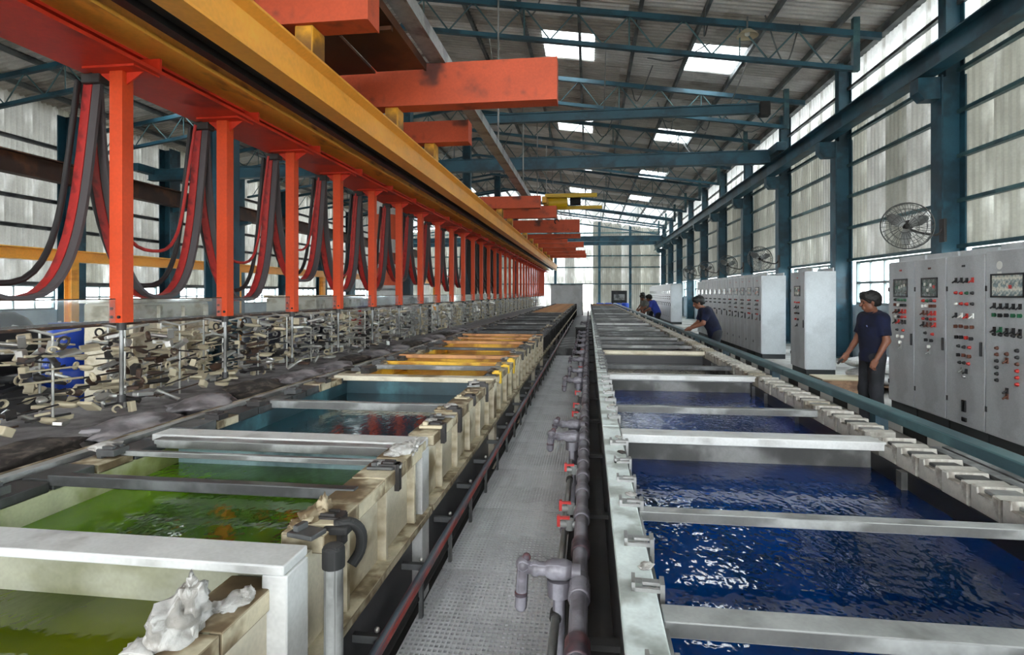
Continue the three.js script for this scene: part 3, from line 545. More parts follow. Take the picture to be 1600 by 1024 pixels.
function tankR(i, d0, d1, o) {
  const t = thing('plating_tank', o.label, 'tank', [.9, 0, (d0 + d1) / 2], 'open plating tanks beside the teal guard rail'), dc = (d0 + d1) / 2;
  partW(t, 'outer_wall', bx(.12, .16, 0, RIM - .03, d0, d1), M.blackWall);
  partW(t, 'flange', bx(.083, .185, RIM - .03, RIM, d0 + .004, d1 - .004, .006), M.mint);
  partW(t, 'inner_wall', bx(.16, .2, .3, RIM - .03, d0, d1), o.wall);
  partW(t, 'inner_wall', bx(1.6, 1.66, .1, RIM - .09, d0, d1), M.blackWall);
  partW(t, 'end_wall', bx(.2, 1.6, .3, RIM - .06, d1 - .06, d1 - .01), o.wall);
  partW(t, 'bath_liquid', bx(.2, 1.6, .2, LIQ, d0, d1 - .06), o.liq);
  partW(t, 'rear_wall', bx(1.7, 1.76, 0, RIM - .1, d0, d1), M.soot);
  partW(t, 'end_frame', bx(.19, 1.62, RIM - .05, RIM, d1 - .2, d1 - .1, .006), o.frame ?? M.white);
  partW(t, 'end_frame', bx(.19, 1.62, RIM - .075, RIM - .01, d1 - .09, d1 - .005, .006), o.frame ?? M.white);
  for (const [f, w, h, m] of o.bars ?? []) partW(t, 'cross_bar', merge(bx(.19, 1.62, RIM - h, RIM - .012, f - w / 2, f + w / 2, .004)), m);
  for (let d = d0 + .1; d < d1 - .09; d += .196) { const b = part(t, 'saddle_block', pick(blockG), pick([M.block, M.block, M.block2])); b.position.set(1.69 - .9 + rr(-.006, .006), RIM - .005, dc - d); b.rotation.y = Math.PI / 2 + rr(-.02, .02); b.rotation.x = 0;
    if (d < 9) { const q = part(t, 'saddle_pad', metric(bx(-.06, .06, 0, .016, -.035, .035, .005)), rnd() < .6 ? M.barDark : M.bar); q.position.set(1.69 - .9, RIM - .012, dc - d - .01); q.rotation.y = rr(-.1, .1); }
    if (rnd() < .4) { const q = part(t, 'stub', metric(bx(-.02, .02, -.12, 0, -.025, .025)), rnd() < .5 ? M.greyWall : M.barDark); q.position.set(1.59 - .9, RIM - .09, dc - d); } }
  const st = d0 < 9 ? .31 : .4;
  for (let d = d0 + .2; d < d1 - .2; d += st) { const c = part(t, 'clip', clipG, d0 < 6 ? M.steel : M.barDark); c.position.set(.165 - .9, RIM, dc - d - rr(-.03, .03)); c.rotation.y = rr(-.06, .06); c.scale.setScalar(rr(.7, .95));
    if (rnd() < .5) { const s = part(t, 'crust', pick(crustG2), rnd() < .3 ? M.crustDark : M.crust); s.position.set(.17 - .9, RIM + .004, dc - d - .13); s.scale.set(.35, .4, .6); s.rotation.y = rr(0, 6); } }
}
{
  const U = 'in the row beside the teal rail';
  tankR(0, -.6, 1.1, { label: `tank closest to the viewer ${U}, mostly cut off`, wall: M.blackWall, liq: M.liqBlue, frame: M.bar });
  tankR(1, 1.12, 3.6, { label: `nearest deep blue rippling bath ${U}`, wall: M.greyWall, liq: M.liqBlue, bars: [[1.54, .085, .055, M.bar], [2.27, .06, .05, M.bar]] });
  tankR(2, 3.62, 6.08, { label: `second blue bath with frothy bright surface ${U}`, wall: M.greyWall, liq: M.liqBlue2, bars: [[4.35, .06, .06, M.bar]] });
  tankR(3, 6.1, 8.5, { label: `black bath with a tan-white end frame ${U}`, wall: M.blackWall, liq: M.liqBlack, frame: M.cream, bars: [[6.8, .07, .06, M.barDark]] });
  let d = 8.52, k = 0;
  while (d < 43) { const e = d + 2.5; k++; tankR(3 + k, d, e, { label: k === 1 ? `black bath crossed by a pale bar, just past the tan-white frame` : `distant black bath ${U}, ${ord(k)} past the tan-white frame`, wall: M.blackWall, liq: M.liqBlack, frame: d > 36 ? M.tanWall : k % 3 ? M.bar : M.white, bars: [[d + .85, .08, .06, k % 2 ? M.bar : M.barDark], [d + 1.6, .07, .06, M.barDark]] }); d = e + .02; }
}
// ---------- walkway between the tank rows ----------
{
  const t = thing('walkway', 'long grey perforated grating walkway between the two tank rows', 'walkway', [-.51, 0, 0]);
  const bars = [], W = .73, L = 1.0;
  for (let i = 0; i <= 29; i++) { const x = -W / 2 + i * W / 29; bars.push(bx(x - .0047, x + .0047, -.03, 0, 0, L - .012)); }
  for (let j = 0; j < 28; j++) { const d = (j + .5) * (L - .012) / 28; bars.push(bx(-W / 2, W / 2, -.03, -.002, d - .0088, d + .0088)); }
  const g = metric(merge(bars));
  for (let k = 0; k < 15; k++) { const o = part(t, 'grating_panel', g, M.grating); o.position.set(0, .035 + rr(-.001, .001), -(.4 + k * L)); }
  for (const x of [-.36, .36]) part(t, 'bearer', bx(x - .02, x + .02, 0, .005, .4, 15.4), M.soot);
  part(t, 'end_plate', bx(-.36, .1, .02, .22, 15.5, 19.5), M.greyWall);
}
{ const o = setting('floor_channel'); part(o, 'channel_bed', bx(-.95, .12, .001, .004, 0, 43), M.pit); }
{ const t = thing('storage_box', 'black upright box at the far end of the grating walkway', 'box', [-.1, 0, 16.5]); partW(t, 'box', bx(-.36, -.1, .02, .72, 16, 17.2, .02), M.soot); partW(t, 'lid', bx(-.37, -.09, .72, .76, 15.98, 17.22, .01), M.black); }
// ---------- pipes ----------
{
  let t = thing('kick_pipe', 'blue-grey pipe with peeling red paint along the foot of the cream tanks', 'pipe', [-.82, .3, 0]);
  partW(t, 'pipe', rod(V(-.82, .3, .3), V(-.82, .3, 30), .024, 14), M.pipeRB);
  for (let d = 1; d < 20; d += .62) { partW(t, 'bracket', merge(bx(-.95, -.84, .285, .315, d - .014, d + .014), bx(-.86, -.84, .04, .3, d - .014, d + .014)), M.barDark); if (d < 10) partW(t, 'bolt', new THREE.SphereGeometry(.012, 8, 6).translate(-.85, .335, -d), M.rackSilver); }
  partW(t, 'pipe', rod(V(-.875, .14, .3), V(-.875, .14, 25), .02, 10), M.soot, 'lower black pipe');
  t = thing('supply_pipe', 'thick grey plastic pipe with couplings and valves along the blue tanks', 'pipe', [-.035, .6, 0]);
  partW(t, 'pipe', rod(V(-.035, .6, .4), V(-.035, .6, 40), .032, 18), M.pvc);
  for (let d = 1.05; d < 34; d += d < 3 ? .36 : .27) partW(t, 'coupling', lathe([[.033, -.05], [.041, -.048], [.041, -.01], [.037, 0], [.041, .01], [.041, .048], [.033, .05]], 18).rotateX(Math.PI / 2).translate(-.035, .6, -d), rnd() < .25 ? M.pvcRed : M.pvc);
  for (let d = .8; d < 30; d += 1.1) partW(t, 'stand', merge(bx(-.06, -.01, 0, .56, d - .02, d + .02), bx(-.08, .1, .545, .565, d - .025, d + .025)), M.soot);
  const valve = (d, s, down) => {
    const o = new THREE.Group(); o.name = 'valve'; o.position.set(0, 0, -d); t.add(o);
    part(o, 'tee', merge(cyl(.034 * s, .034 * s, .13 * s, 16).rotateZ(Math.PI / 2).translate(-.06 * s, .04, 0), cyl(.044 * s, .044 * s, .05, 16).rotateX(Math.PI / 2), cyl(.046, .046, .06, 16).translate(-.09 * s, -.02, 0)), M.pvc);
    part(o, 'body', lathe([[.0, -.06], [.036, -.055], [.046, -.03], [.046, .03], [.036, .055], [.03, .06], [.03, .09], [.036, .095], [.036, .115], [.026, .12], [.026, .16], [0, .16]].map(([a, b]) => [a * s, b * s]), 18).rotateZ(Math.PI / 2).translate(-.09 * s, .045, 0), M.pvc);
    part(o, 'handle', merge(lump(.034 * s, 1, 1, 1.15, 2, .1).translate(-.25 * s, .06, 0), rod(V(-.25 * s, .06, 0), V(-.262 * s, .06 - .145 * s * down, .01), .027 * s, 14), new THREE.SphereGeometry(.027 * s, 12, 8).translate(-.262 * s, .06 - .145 * s * down, -.01)), M.pvc);
    part(o, 'red_ring', cyl(.0285 * s, .0285 * s, .012, 14).translate(-.26 * s, .06 - .1 * s * down, 0), M.pvcRed); part(o, 'red_cap', new THREE.SphereGeometry(.02 * s, 10, 8).translate(-.235 * s, .085, 0), M.pvcRed);
    part(o, 'riser', cyl(.024, .024, .5, 12).translate(-.09 * s, -.27, 0), M.pvc);
  };
  valve(2.2, .86, 1.35); valve(4.25, .95, .8); valve(4.65, .9, .3); valve(7.0, 1, .9); valve(7.9, .9, 1); valve(9.2, 1, .4);
  for (let d = 10.3; d < 22; d += 1.3) valve(d, .9, rr(.2, 1));
  for (const d of [2.75, 2.95, 3.6, 5.2, 5.6, 6.3, 8.4, 9.6, 11, 12.1]) { const o = new THREE.Group(); o.name = 'tap'; o.position.set(-.055, 0, -d); t.add(o); part(o, 'tap_body', merge(cyl(.016, .016, .09, 10).rotateZ(Math.PI / 2), cyl(.02, .02, .05, 10)), M.bar); part(o, 'tap_lever', merge(bx(-.055, .0, .025, .035, -.01, .01), bx(-.06, -.045, -.01, .04, -.012, .012)), M.redPlastic); }
  t = thing('drain_line', 'thin grey pipe low beside the thick valve pipe at the walkway edge', 'pipe', [-.125, .45, 0]);
  partW(t, 'pipe', rod(V(-.125, .47, .4), V(-.125, .47, 24), .017, 12), M.bar);
  for (let d = 1.4; d < 22; d += .8) partW(t, 'clip', cyl(.023, .023, .05, 12).rotateX(Math.PI / 2).translate(-.125, .47, -d), rnd() < .3 ? M.pvcRed : M.soot);
}
// ---------- teal guard rail on the cabinet side ----------
{
  const t = thing('guard_rail', 'heavy teal box-section rail along the outer edge of the blue tanks', 'rail', [1.96, 0, 0]);
  for (let k = 0; k < 8; k++) partW(t, 'rail_length', bx(1.9, 2.0, .88, .945, .5 + k * 5.5, .5 + k * 5.5 + 5.494, .01), M.tealLite);
  for (let d = 2; d < 44; d += 2.2) partW(t, 'stanchion', bx(1.91, 1.99, 0, .88, d - .04, d + .04), M.teal);
}
// ---------- floor strip with striped kerb and slats ----------
{
  const t = thing('striped_kerb', 'black and white striped kerb on the floor between guard rail and cabinets', 'kerb', [3.8, 0, 0]);
  for (let k = 0; k < 70; k++) partW(t, 'kerb_block', bx(3.74, 3.88, 0, .2, 4 + k * .5, 4 + k * .5 + .49, .015), k % 2 ? M.zebraW : M.zebraB);
  const s = thing('floor_slats', 'pale grey slatted duct cover on the floor by the guard rail', 'cover', [3.3, 0, 3.5]);
  for (let k = 0; k < 5; k++) partW(s, 'slat', bx(3.0 + k * .12, 3.1 + k * .12, .3, .33 + k * .004, 1.5, 5.6, .005), M.greyWall);
  partW(s, 'frame', merge(bx(2.98, 3.02, 0, .3, 1.5, 5.6), bx(3.56, 3.6, 0, .3, 1.5, 5.6)), M.soot);
}

// ---------- control cabinets ----------
const btn = metric(lathe([[0, .03], [.012, .03], [.016, .024], [.016, .01], [.021, .01], [.021, 0]], 10).rotateZ(Math.PI / 2));
const knob = metric(merge(cyl(.02, .022, .012, 12).rotateZ(Math.PI / 2).translate(-.006, 0, 0), bx(-.034, -.01, -.02, .02, -.006, .006)));
const lever = metric(merge(bx(-.014, 0, -.03, .03, -.016, .016), rod(V(-.01, 0, 0), V(-.05, -.03, 0), .009, 8)));
const plate = metric(bx(-.004, 0, -.012, .012, -.03, .03));
function cabinet(name, d0, w, H, label, style, group) {
  const X0 = 4.42, dep = .6, t = thing(name, label, 'cabinet', [X0 + dep / 2, 0, d0 + w / 2], group), f = -dep / 2;
  part(t, 'plinth', bx(f + .03, dep / 2 - .01, 0, .12, -w / 2 + .01, w / 2 - .01), M.plinth);
  part(t, 'carcass', bx(f + .012, dep / 2, .12, H, -w / 2 + .002, w / 2 - .002, .006), M.cabSide);
  part(t, 'top_rail', bx(f + .14, f + .17, H, H + .07, -w / 2 + .02, w / 2 - .02), M.cabSide); part(t, 'top_rail', bx(dep / 2 - .06, dep / 2 - .03, H, H + .07, -w / 2 + .02, w / 2 - .02), M.cabSide);
  const door = part(t, 'door', bx(f - .008, f + .012, .135, H - .012, -w / 2 + .008, w / 2 - .008, .004), M.cab);
  const put = (n, g, m, u, y, on = door) => { const o = part(on, n, g, m); o.position.set(f - .008, y, u); return o; };   // u > 0 is the near side
  put('handle', bx(-.024, 0, -.08, .08, -.012, .012, .006), M.bezel, w / 2 - .05, 1.06);
  put('hinge', bx(-.012, .004, -.03, .03, -.008, .008), M.black, -w / 2 + .02, .4); put('hinge', bx(-.012, .004, -.03, .03, -.008, .008), M.black, -w / 2 + .02, 1.75);
  const cols = (n, sp) => [...Array(n)].map((_, i) => (i - (n - 1) / 2) * sp);
  const screen = (u, y, sw, sh, m) => { const b = put('screen', merge(bx(-.012, 0, -sh / 2, -sh / 2 + .02, -sw / 2, sw / 2), bx(-.012, 0, sh / 2 - .02, sh / 2, -sw / 2, sw / 2), bx(-.012, 0, -sh / 2, sh / 2, -sw / 2, -sw / 2 + .02), bx(-.012, 0, -sh / 2, sh / 2, sw / 2 - .02, sw / 2)), M.bezel, u, y); part(b, 'display', bx(-.006, 0, -sh / 2 + .02, sh / 2 - .02, -sw / 2 + .02, sw / 2 - .02), m);
    for (let k = 0; k < 4; k++) { const q = part(b, 'reading', metric(bx(-.009, -.006, -.02, .02, -.022, .022)), pick([M.bWhite, M.bRed, M.screenLit, M.bGreen])); q.position.set(0, rr(-sh / 4, sh / 4), (k - 1.5) * sw / 5.4); } };
  const row = (y, n, sp, kinds, g) => cols(n, sp).forEach((u) => put(g === knob ? 'selector_switch' : g === lever ? 'lever_switch' : 'push_button', g ?? btn, pick(kinds), u, y + rr(-.004, .004)));
  const dark = [M.bBlack, M.bBlack, M.bBrown, M.bRed], mixd = [M.bRed, M.bGreen, M.bBlack, M.bWhite, M.bRed];
  if (style === 'a' || style === 'b') {
    put('nameplate', plate, style === 'a' ? M.redPlastic : M.bBrown, 0, 2.02);
    screen(0, 1.77, .36, .26, M.screen); row(1.6, 4, .085, mixd);
    row(1.53, 4, .085, [M.bBrown, M.bWhite, M.bBlack], knob); row(1.44, 4, .085, dark, lever); row(1.36, 4, .085, mixd); row(1.29, 4, .085, dark, lever);
    row(1.17, 2, .16, dark); row(1.08, 2, .12, [M.bBlack, M.bWhite], knob); row(1.0, 1, 1, [M.bWhite], knob); row(.93, 1, 1, [M.steel], lever);
  } else if (style === 'c') {
    put('nameplate', plate, M.bBlack, -.02, 2.02);
    row(1.85, 4, .1, [M.bRed, M.steel, M.bBlack], lever); row(1.7, 4, .1, [M.bGreen, M.bRed, M.bBlack, M.bRed]); row(1.57, 4, .1, [M.bGreen, M.bBlack, M.bRed, M.bWhite]); row(1.43, 4, .1, [M.bRed, M.bWhite, M.bBlack], lever); row(1.3, 4, .1, [M.bBlack, M.bBrown], knob);
    row(1.17, 4, .09, dark, knob); row(1.06, 3, .1, dark); row(.96, 3, .1, dark, knob); row(.87, 3, .08, [M.bBlack, M.bRed]); row(.78, 2, .08, [M.bBlack, M.steel], lever); row(.71, 1, 1, [M.steel]);
    put('switch_plate', bx(-.02, 0, -.07, .07, -.035, .035, .006), M.bezel, 0, .36); put('switch_plate', bx(-.014, 0, -.025, .025, -.045, .045, .006), M.bBlack, 0, .2);
  } else if (style === 'd') {
    put('nameplate', cyl(.045, .045, .006, 20).rotateZ(Math.PI / 2), M.bWhite, -.12, 2.0); put('nameplate', plate, M.bWhite, -.12, 1.92);
    screen(0, 1.78, .5, .26, M.screenLit); row(1.56, 5, .095, [M.bBlack, M.bGreen, M.bBlack], lever); row(1.46, 5, .095, mixd, knob); row(1.3, 5, .095, [M.bBlack, M.bBlack, M.bGreen], lever); row(1.25, 5, .095, [M.bBlack]);
    for (let k = 0; k < 6; k++) for (const u of [-.15, .15]) put('push_button', btn, pick(dark), u, 1.1 - k * .07); put('push_button', btn, M.bBrown, 0, 1.05); put('lever_switch', lever, M.bBrown, 0, .98); put('lever_switch', lever, M.bBlack, 0, .66); put('lever_switch', lever, M.bBrown, 0, .6);
  } else if (style === 'e') {                                     // smaller in view: meter, two rows, a few switches
    put('nameplate', plate, M.redPlastic, 0, 2.02); screen(0, 1.74, .34, .22, M.screenLit);
    row(1.5, 3, .12, dark); row(1.4, 2, .14, [M.bBlack], lever); row(1.27, 3, .1, [M.bBlack, M.bBrown]); row(1.14, 2, .14, dark, knob); row(1.02, 1, 1, dark, lever);
  } else {
    put('screen', merge(bx(-.012, 0, -.1, .1, -.17, .17, .005)), M.bezel, 0, 1.74); put('display', bx(-.014, -.01, -.08, .08, -.15, .15), M.screenLit, 0, 1.74);
    put('push_button', merge(...cols(3, .12).map((u) => btn.clone().translate(0, 0, u)), ...cols(3, .12).map((u) => btn.clone().translate(0, -.12, u)), ...cols(2, .15).map((u) => knob.clone().translate(0, -.34, u))), M.bBlack, 0, 1.5);
  }
  return t;
}
{
  const G = 'grey control cabinets';
  cabinet('control_cabinet', 8.54, .68, 2.15, 'grey control cabinet beside the standing man, farthest of the near four', 'a', G);
  cabinet('control_cabinet', 7.83, .7, 2.15, 'grey control cabinet with square dark screen, second past the standing man', 'b', G);
  cabinet('control_cabinet', 7.12, .7, 2.15, 'grey control cabinet without a screen, with many rows of coloured switches', 'c', G);
  cabinet('control_cabinet', 6.42, .69, 2.17, 'nearest grey control cabinet with a wide black-framed display', 'd', G);
  cabinet('control_cabinet', 12.57, .84, 2.15, 'single free-standing grey control cabinet between the columns and sacks', 'e', G);
  for (let k = 0; k < 12; k++) cabinet('control_cabinet', 15.6 + k * .73, .72, 2.15, `grey cabinet of the long row behind the leaning man, ${ord(k + 1)} from its near end`, k < 5 ? 'e' : 'f', G);
  for (let k = 0; k < 14; k++) cabinet('control_cabinet', 32.2 + k * .78, .77, 2.15, `grey cabinet of the distant far-wall row, ${ord(k + 1)} from its near end`, 'f', G);
}
// ---------- wall fans ----------
function makeFan(label, [x, y, d], ry) {
  const t = thing('wall_fan', label, 'fan', [x, y, d], 'caged fans on the cabinet-side columns'), R = .42, cage = [];
  for (const [r, z] of [[.42, 0], [.4, .07], [.33, .1], [.22, .12], [.1, .13], [.4, -.07], [.3, -.1]]) cage.push(new THREE.TorusGeometry(r, r === .42 ? .012 : .005, 5, 32).translate(0, 0, z));
  for (let k = 0; k < 28; k++) { const a = k / 28 * Math.PI * 2, p = [[.09, .13], [.22, .12], [.33, .1], [.4, .07], [.42, 0], [.4, -.07], [.3, -.1], [.12, -.12]].map(([r, z]) => new THREE.Vector3(Math.cos(a + r * .5) * r, Math.sin(a + r * .5) * r, z)); cage.push(tube(p, .004, 12, 4)); }
  const head = new THREE.Group(); head.name = 'fan_head'; head.rotation.set(.25, ry, 0, 'YXZ'); t.add(head);
  part(head, 'cage', merge(cage), M.fanWire);
  for (let k = 0; k < 3; k++) { const g = new THREE.SphereGeometry(1, 12, 8).scale(.17, .1, .012).rotateX(.35).translate(.2, 0, 0).rotateZ(k * 2.094 + .4); part(head, 'blade', g, M.bar); }
  part(head, 'motor', lathe([[0, -.2], [.07, -.19], [.09, -.12], [.09, -.06], [.05, -.03], [.05, .03], [0, .05]], 16).rotateX(Math.PI / 2), M.rackDark);
  part(t, 'arm', tube([new THREE.Vector3(0, -.02, -.1), new THREE.Vector3(.25, -.12, -.05), new THREE.Vector3(.52, -.16, 0), new THREE.Vector3(.6, -.05, 0)], .022, 14, 7), M.rackDark);
  part(t, 'wall_bracket', bx(.58, .63, -.3, .12, -.08, .08, .01), M.rackDark);
  return t;
}
{
  const f = makeFan('large wire-cage fan on the column above the near cabinets', [5.74, 2.92, 11.35], -.7);
  [['wire-cage fan on the second column, over the sacks', 16.0, 1.05], ['wire-cage fan over the single free-standing cabinet, third column', 20.5, .3], ['wire-cage fan on the fourth column above the long cabinet row', 25.05, -.2], ['wire-cage fan on the fifth column above the long cabinet row', 29.6, .4], ['small far wire-cage fan on the sixth column', 34.2, 0]].slice(1).forEach(([l, d, a]) => copy(f, l, [5.76, 2.86, d]));
}
// ---------- sacks on a pallet between the cabinets ----------
{
  const t = thing('pallet', 'wooden pallet under white sacks behind the standing man', 'pallet', [5.2, 0, 11]);
  for (let k = 0; k < 6; k++) part(t, 'deck_board', bx(-.55, .55, .11, .13, -.6 + k * .21, -.6 + k * .21 + .15), M.wood);
  for (const x of [-.5, 0, .5]) part(t, 'bearer', bx(x - .05, x + .05, .0, .11, -.6, .6), M.wood);
  const names = ['white sack at the bottom of the pallet pile, farther one', 'white sack at the bottom of the pallet pile, nearer one', 'white sack on the top of the pallet pile, farther one', 'white sack on the top of the pallet pile, nearer one'];
  names.forEach((n, i) => { const o = new THREE.Mesh(metric(lump(.34, 1.5, .34, .95, 3, .12)), M.sack); o.name = numbered('sack'); o.position.set(5.2 + rr(-.05, .05), .23 + (i > 1 ? .2 : 0), -(11.3 - (i % 2) * .62)); o.castShadow = o.receiveShadow = true; scene.add(tag(o, n, 'sack', 'white sacks on the pallet')); });
  const b = thing('wooden_crate', 'low wooden crate of planks on the floor before the white sacks', 'crate', [4.3, 0, 10.6]);
  for (let k = 0; k < 3; k++) part(b, 'plank', bx(-.4, .4, .02 + k * .07, .085 + k * .07, -.3, -.27), M.wood);
  for (let k = 0; k < 3; k++) part(b, 'plank', bx(-.4, .4, .02 + k * .07, .085 + k * .07, .27, .3), M.wood);
  for (let k = 0; k < 4; k++) part(b, 'lid_board', bx(-.4, .4, .23, .25, -.3 + k * .15, -.16 + k * .15), M.rackCream);
}
// ---------- people ----------
const sub3 = (a, b) => [a[0] - b[0], a[1] - b[1], a[2] - b[2]];
function cap(a, b, ra, rb, zs = 1) {                              // tapered capsule; zs < 1 flattens it front to back
  const ax = a[0], ay = a[1], az = a[2] / zs, dx = b[0] - ax, dy = b[1] - ay, dz = b[2] / zs - az, il = 1 / (dx * dx + dy * dy + dz * dz || 1e-9), dr = rb - ra, iz = 1 / zs, sc = zs < 1 ? zs * 1.1 : 1;
  return (x, y, z) => { const px = x - ax, py = y - ay, pz = z * iz - az; let h = (px * dx + py * dy + pz * dz) * il; h = h < 0 ? 0 : h > 1 ? 1 : h; const qx = px - h * dx, qy = py - h * dy, qz = pz - h * dz; return (Math.sqrt(qx * qx + qy * qy + qz * qz) - ra - dr * h) * sc; };
}
const ell = (c, r) => (x, y, z) => { const a = (x - c[0]) / r[0], b = (y - c[1]) / r[1], d = (z - c[2]) / r[2]; return (Math.sqrt(a * a + b * b + d * d) - 1) * Math.min(r[0], r[1], r[2]); };
const blend = (list, k) => { const n = list.length; return (x, y, z) => { let d = 9; for (let i = 0; i < n; i++) { const e = list[i](x, y, z), g = k - (d > e ? d - e : e - d); if (e < d) d = e; if (g > 0) d -= g * g * .25 / k; } return d; }; };
const G8 = new Float64Array(8), E12 = [[0, 1], [2, 3], [4, 5], [6, 7], [0, 2], [1, 3], [4, 6], [5, 7], [0, 4], [1, 5], [2, 6], [3, 7]];
function mesher(f, lo, hi, c) {                                   // surface nets
  const n = [0, 1, 2].map((i) => Math.ceil((hi[i] - lo[i]) / c) + 1), [nx, ny, nz] = n, v = new Float32Array(nx * ny * nz), id = (i, j, k) => (k * ny + j) * nx + i;
  const B = 5, far = B * c * 1.75;
  for (let k0 = 0; k0 < nz; k0 += B) for (let j0 = 0; j0 < ny; j0 += B) for (let i0 = 0; i0 < nx; i0 += B) {   // whole blocks far from the surface are filled at once
    const m = f(lo[0] + (i0 + B / 2) * c, lo[1] + (j0 + B / 2) * c, lo[2] + (k0 + B / 2) * c), skip = Math.abs(m) > far;
    for (let k = k0; k < Math.min(nz, k0 + B); k++) for (let j = j0; j < Math.min(ny, j0 + B); j++) for (let i = i0; i < Math.min(nx, i0 + B); i++) v[id(i, j, k)] = skip ? m : f(lo[0] + i * c, lo[1] + j * c, lo[2] + k * c);
  }
  const vert = new Int32Array(v.length).fill(-1), pos = [], idx = [];
  for (let k = 0; k < nz - 1; k++) for (let j = 0; j < ny - 1; j++) for (let i = 0; i < nx - 1; i++) {
    let m = 0, sx = 0, sy = 0, sz = 0, e = 0; const g = G8;
    for (let q = 0; q < 8; q++) { g[q] = v[id(i + (q & 1), j + (q >> 1 & 1), k + (q >> 2))]; if (g[q] < 0) m |= 1 << q; }
    if (m === 0 || m === 255) continue;
    for (const [a, b] of E12) if ((g[a] < 0) !== (g[b] < 0)) { const t = g[a] / (g[a] - g[b]); sx += (a & 1) + t * ((b & 1) - (a & 1)); sy += (a >> 1 & 1) + t * ((b >> 1 & 1) - (a >> 1 & 1)); sz += (a >> 2) + t * ((b >> 2) - (a >> 2)); e++; }
    vert[id(i, j, k)] = pos.length / 3; pos.push(lo[0] + (i + sx / e) * c, lo[1] + (j + sy / e) * c, lo[2] + (k + sz / e) * c);
  }
  const quad = (a, b, d, e, flip) => { if (a < 0 || b < 0 || d < 0 || e < 0) return; flip ? idx.push(a, d, b, a, e, d) : idx.push(a, b, d, a, d, e); };
  for (let k = 1; k < nz - 1; k++) for (let j = 1; j < ny - 1; j++) for (let i = 1; i < nx - 1; i++) {
    const s = v[id(i, j, k)] < 0;
    if (s !== v[id(i + 1, j, k)] < 0) quad(vert[id(i, j - 1, k - 1)], vert[id(i, j, k - 1)], vert[id(i, j, k)], vert[id(i, j - 1, k)], !s);
    if (s !== v[id(i, j + 1, k)] < 0) quad(vert[id(i - 1, j, k - 1)], vert[id(i - 1, j, k)], vert[id(i, j, k)], vert[id(i, j, k - 1)], !s);
    if (s !== v[id(i, j, k + 1)] < 0) quad(vert[id(i - 1, j - 1, k)], vert[id(i, j - 1, k)], vert[id(i, j, k)], vert[id(i - 1, j, k)], !s);
  }
  const g = new THREE.BufferGeometry(); g.setAttribute('position', new THREE.Float32BufferAttribute(pos, 3)); g.setIndex(idx); g.computeVertexNormals(); return g;
}
const rotY = (p, c, a) => { const x = p[0] - c[0], z = p[2] - c[2]; return [c[0] + x * Math.cos(a) + z * Math.sin(a), p[1], c[2] - x * Math.sin(a) + z * Math.cos(a)]; };
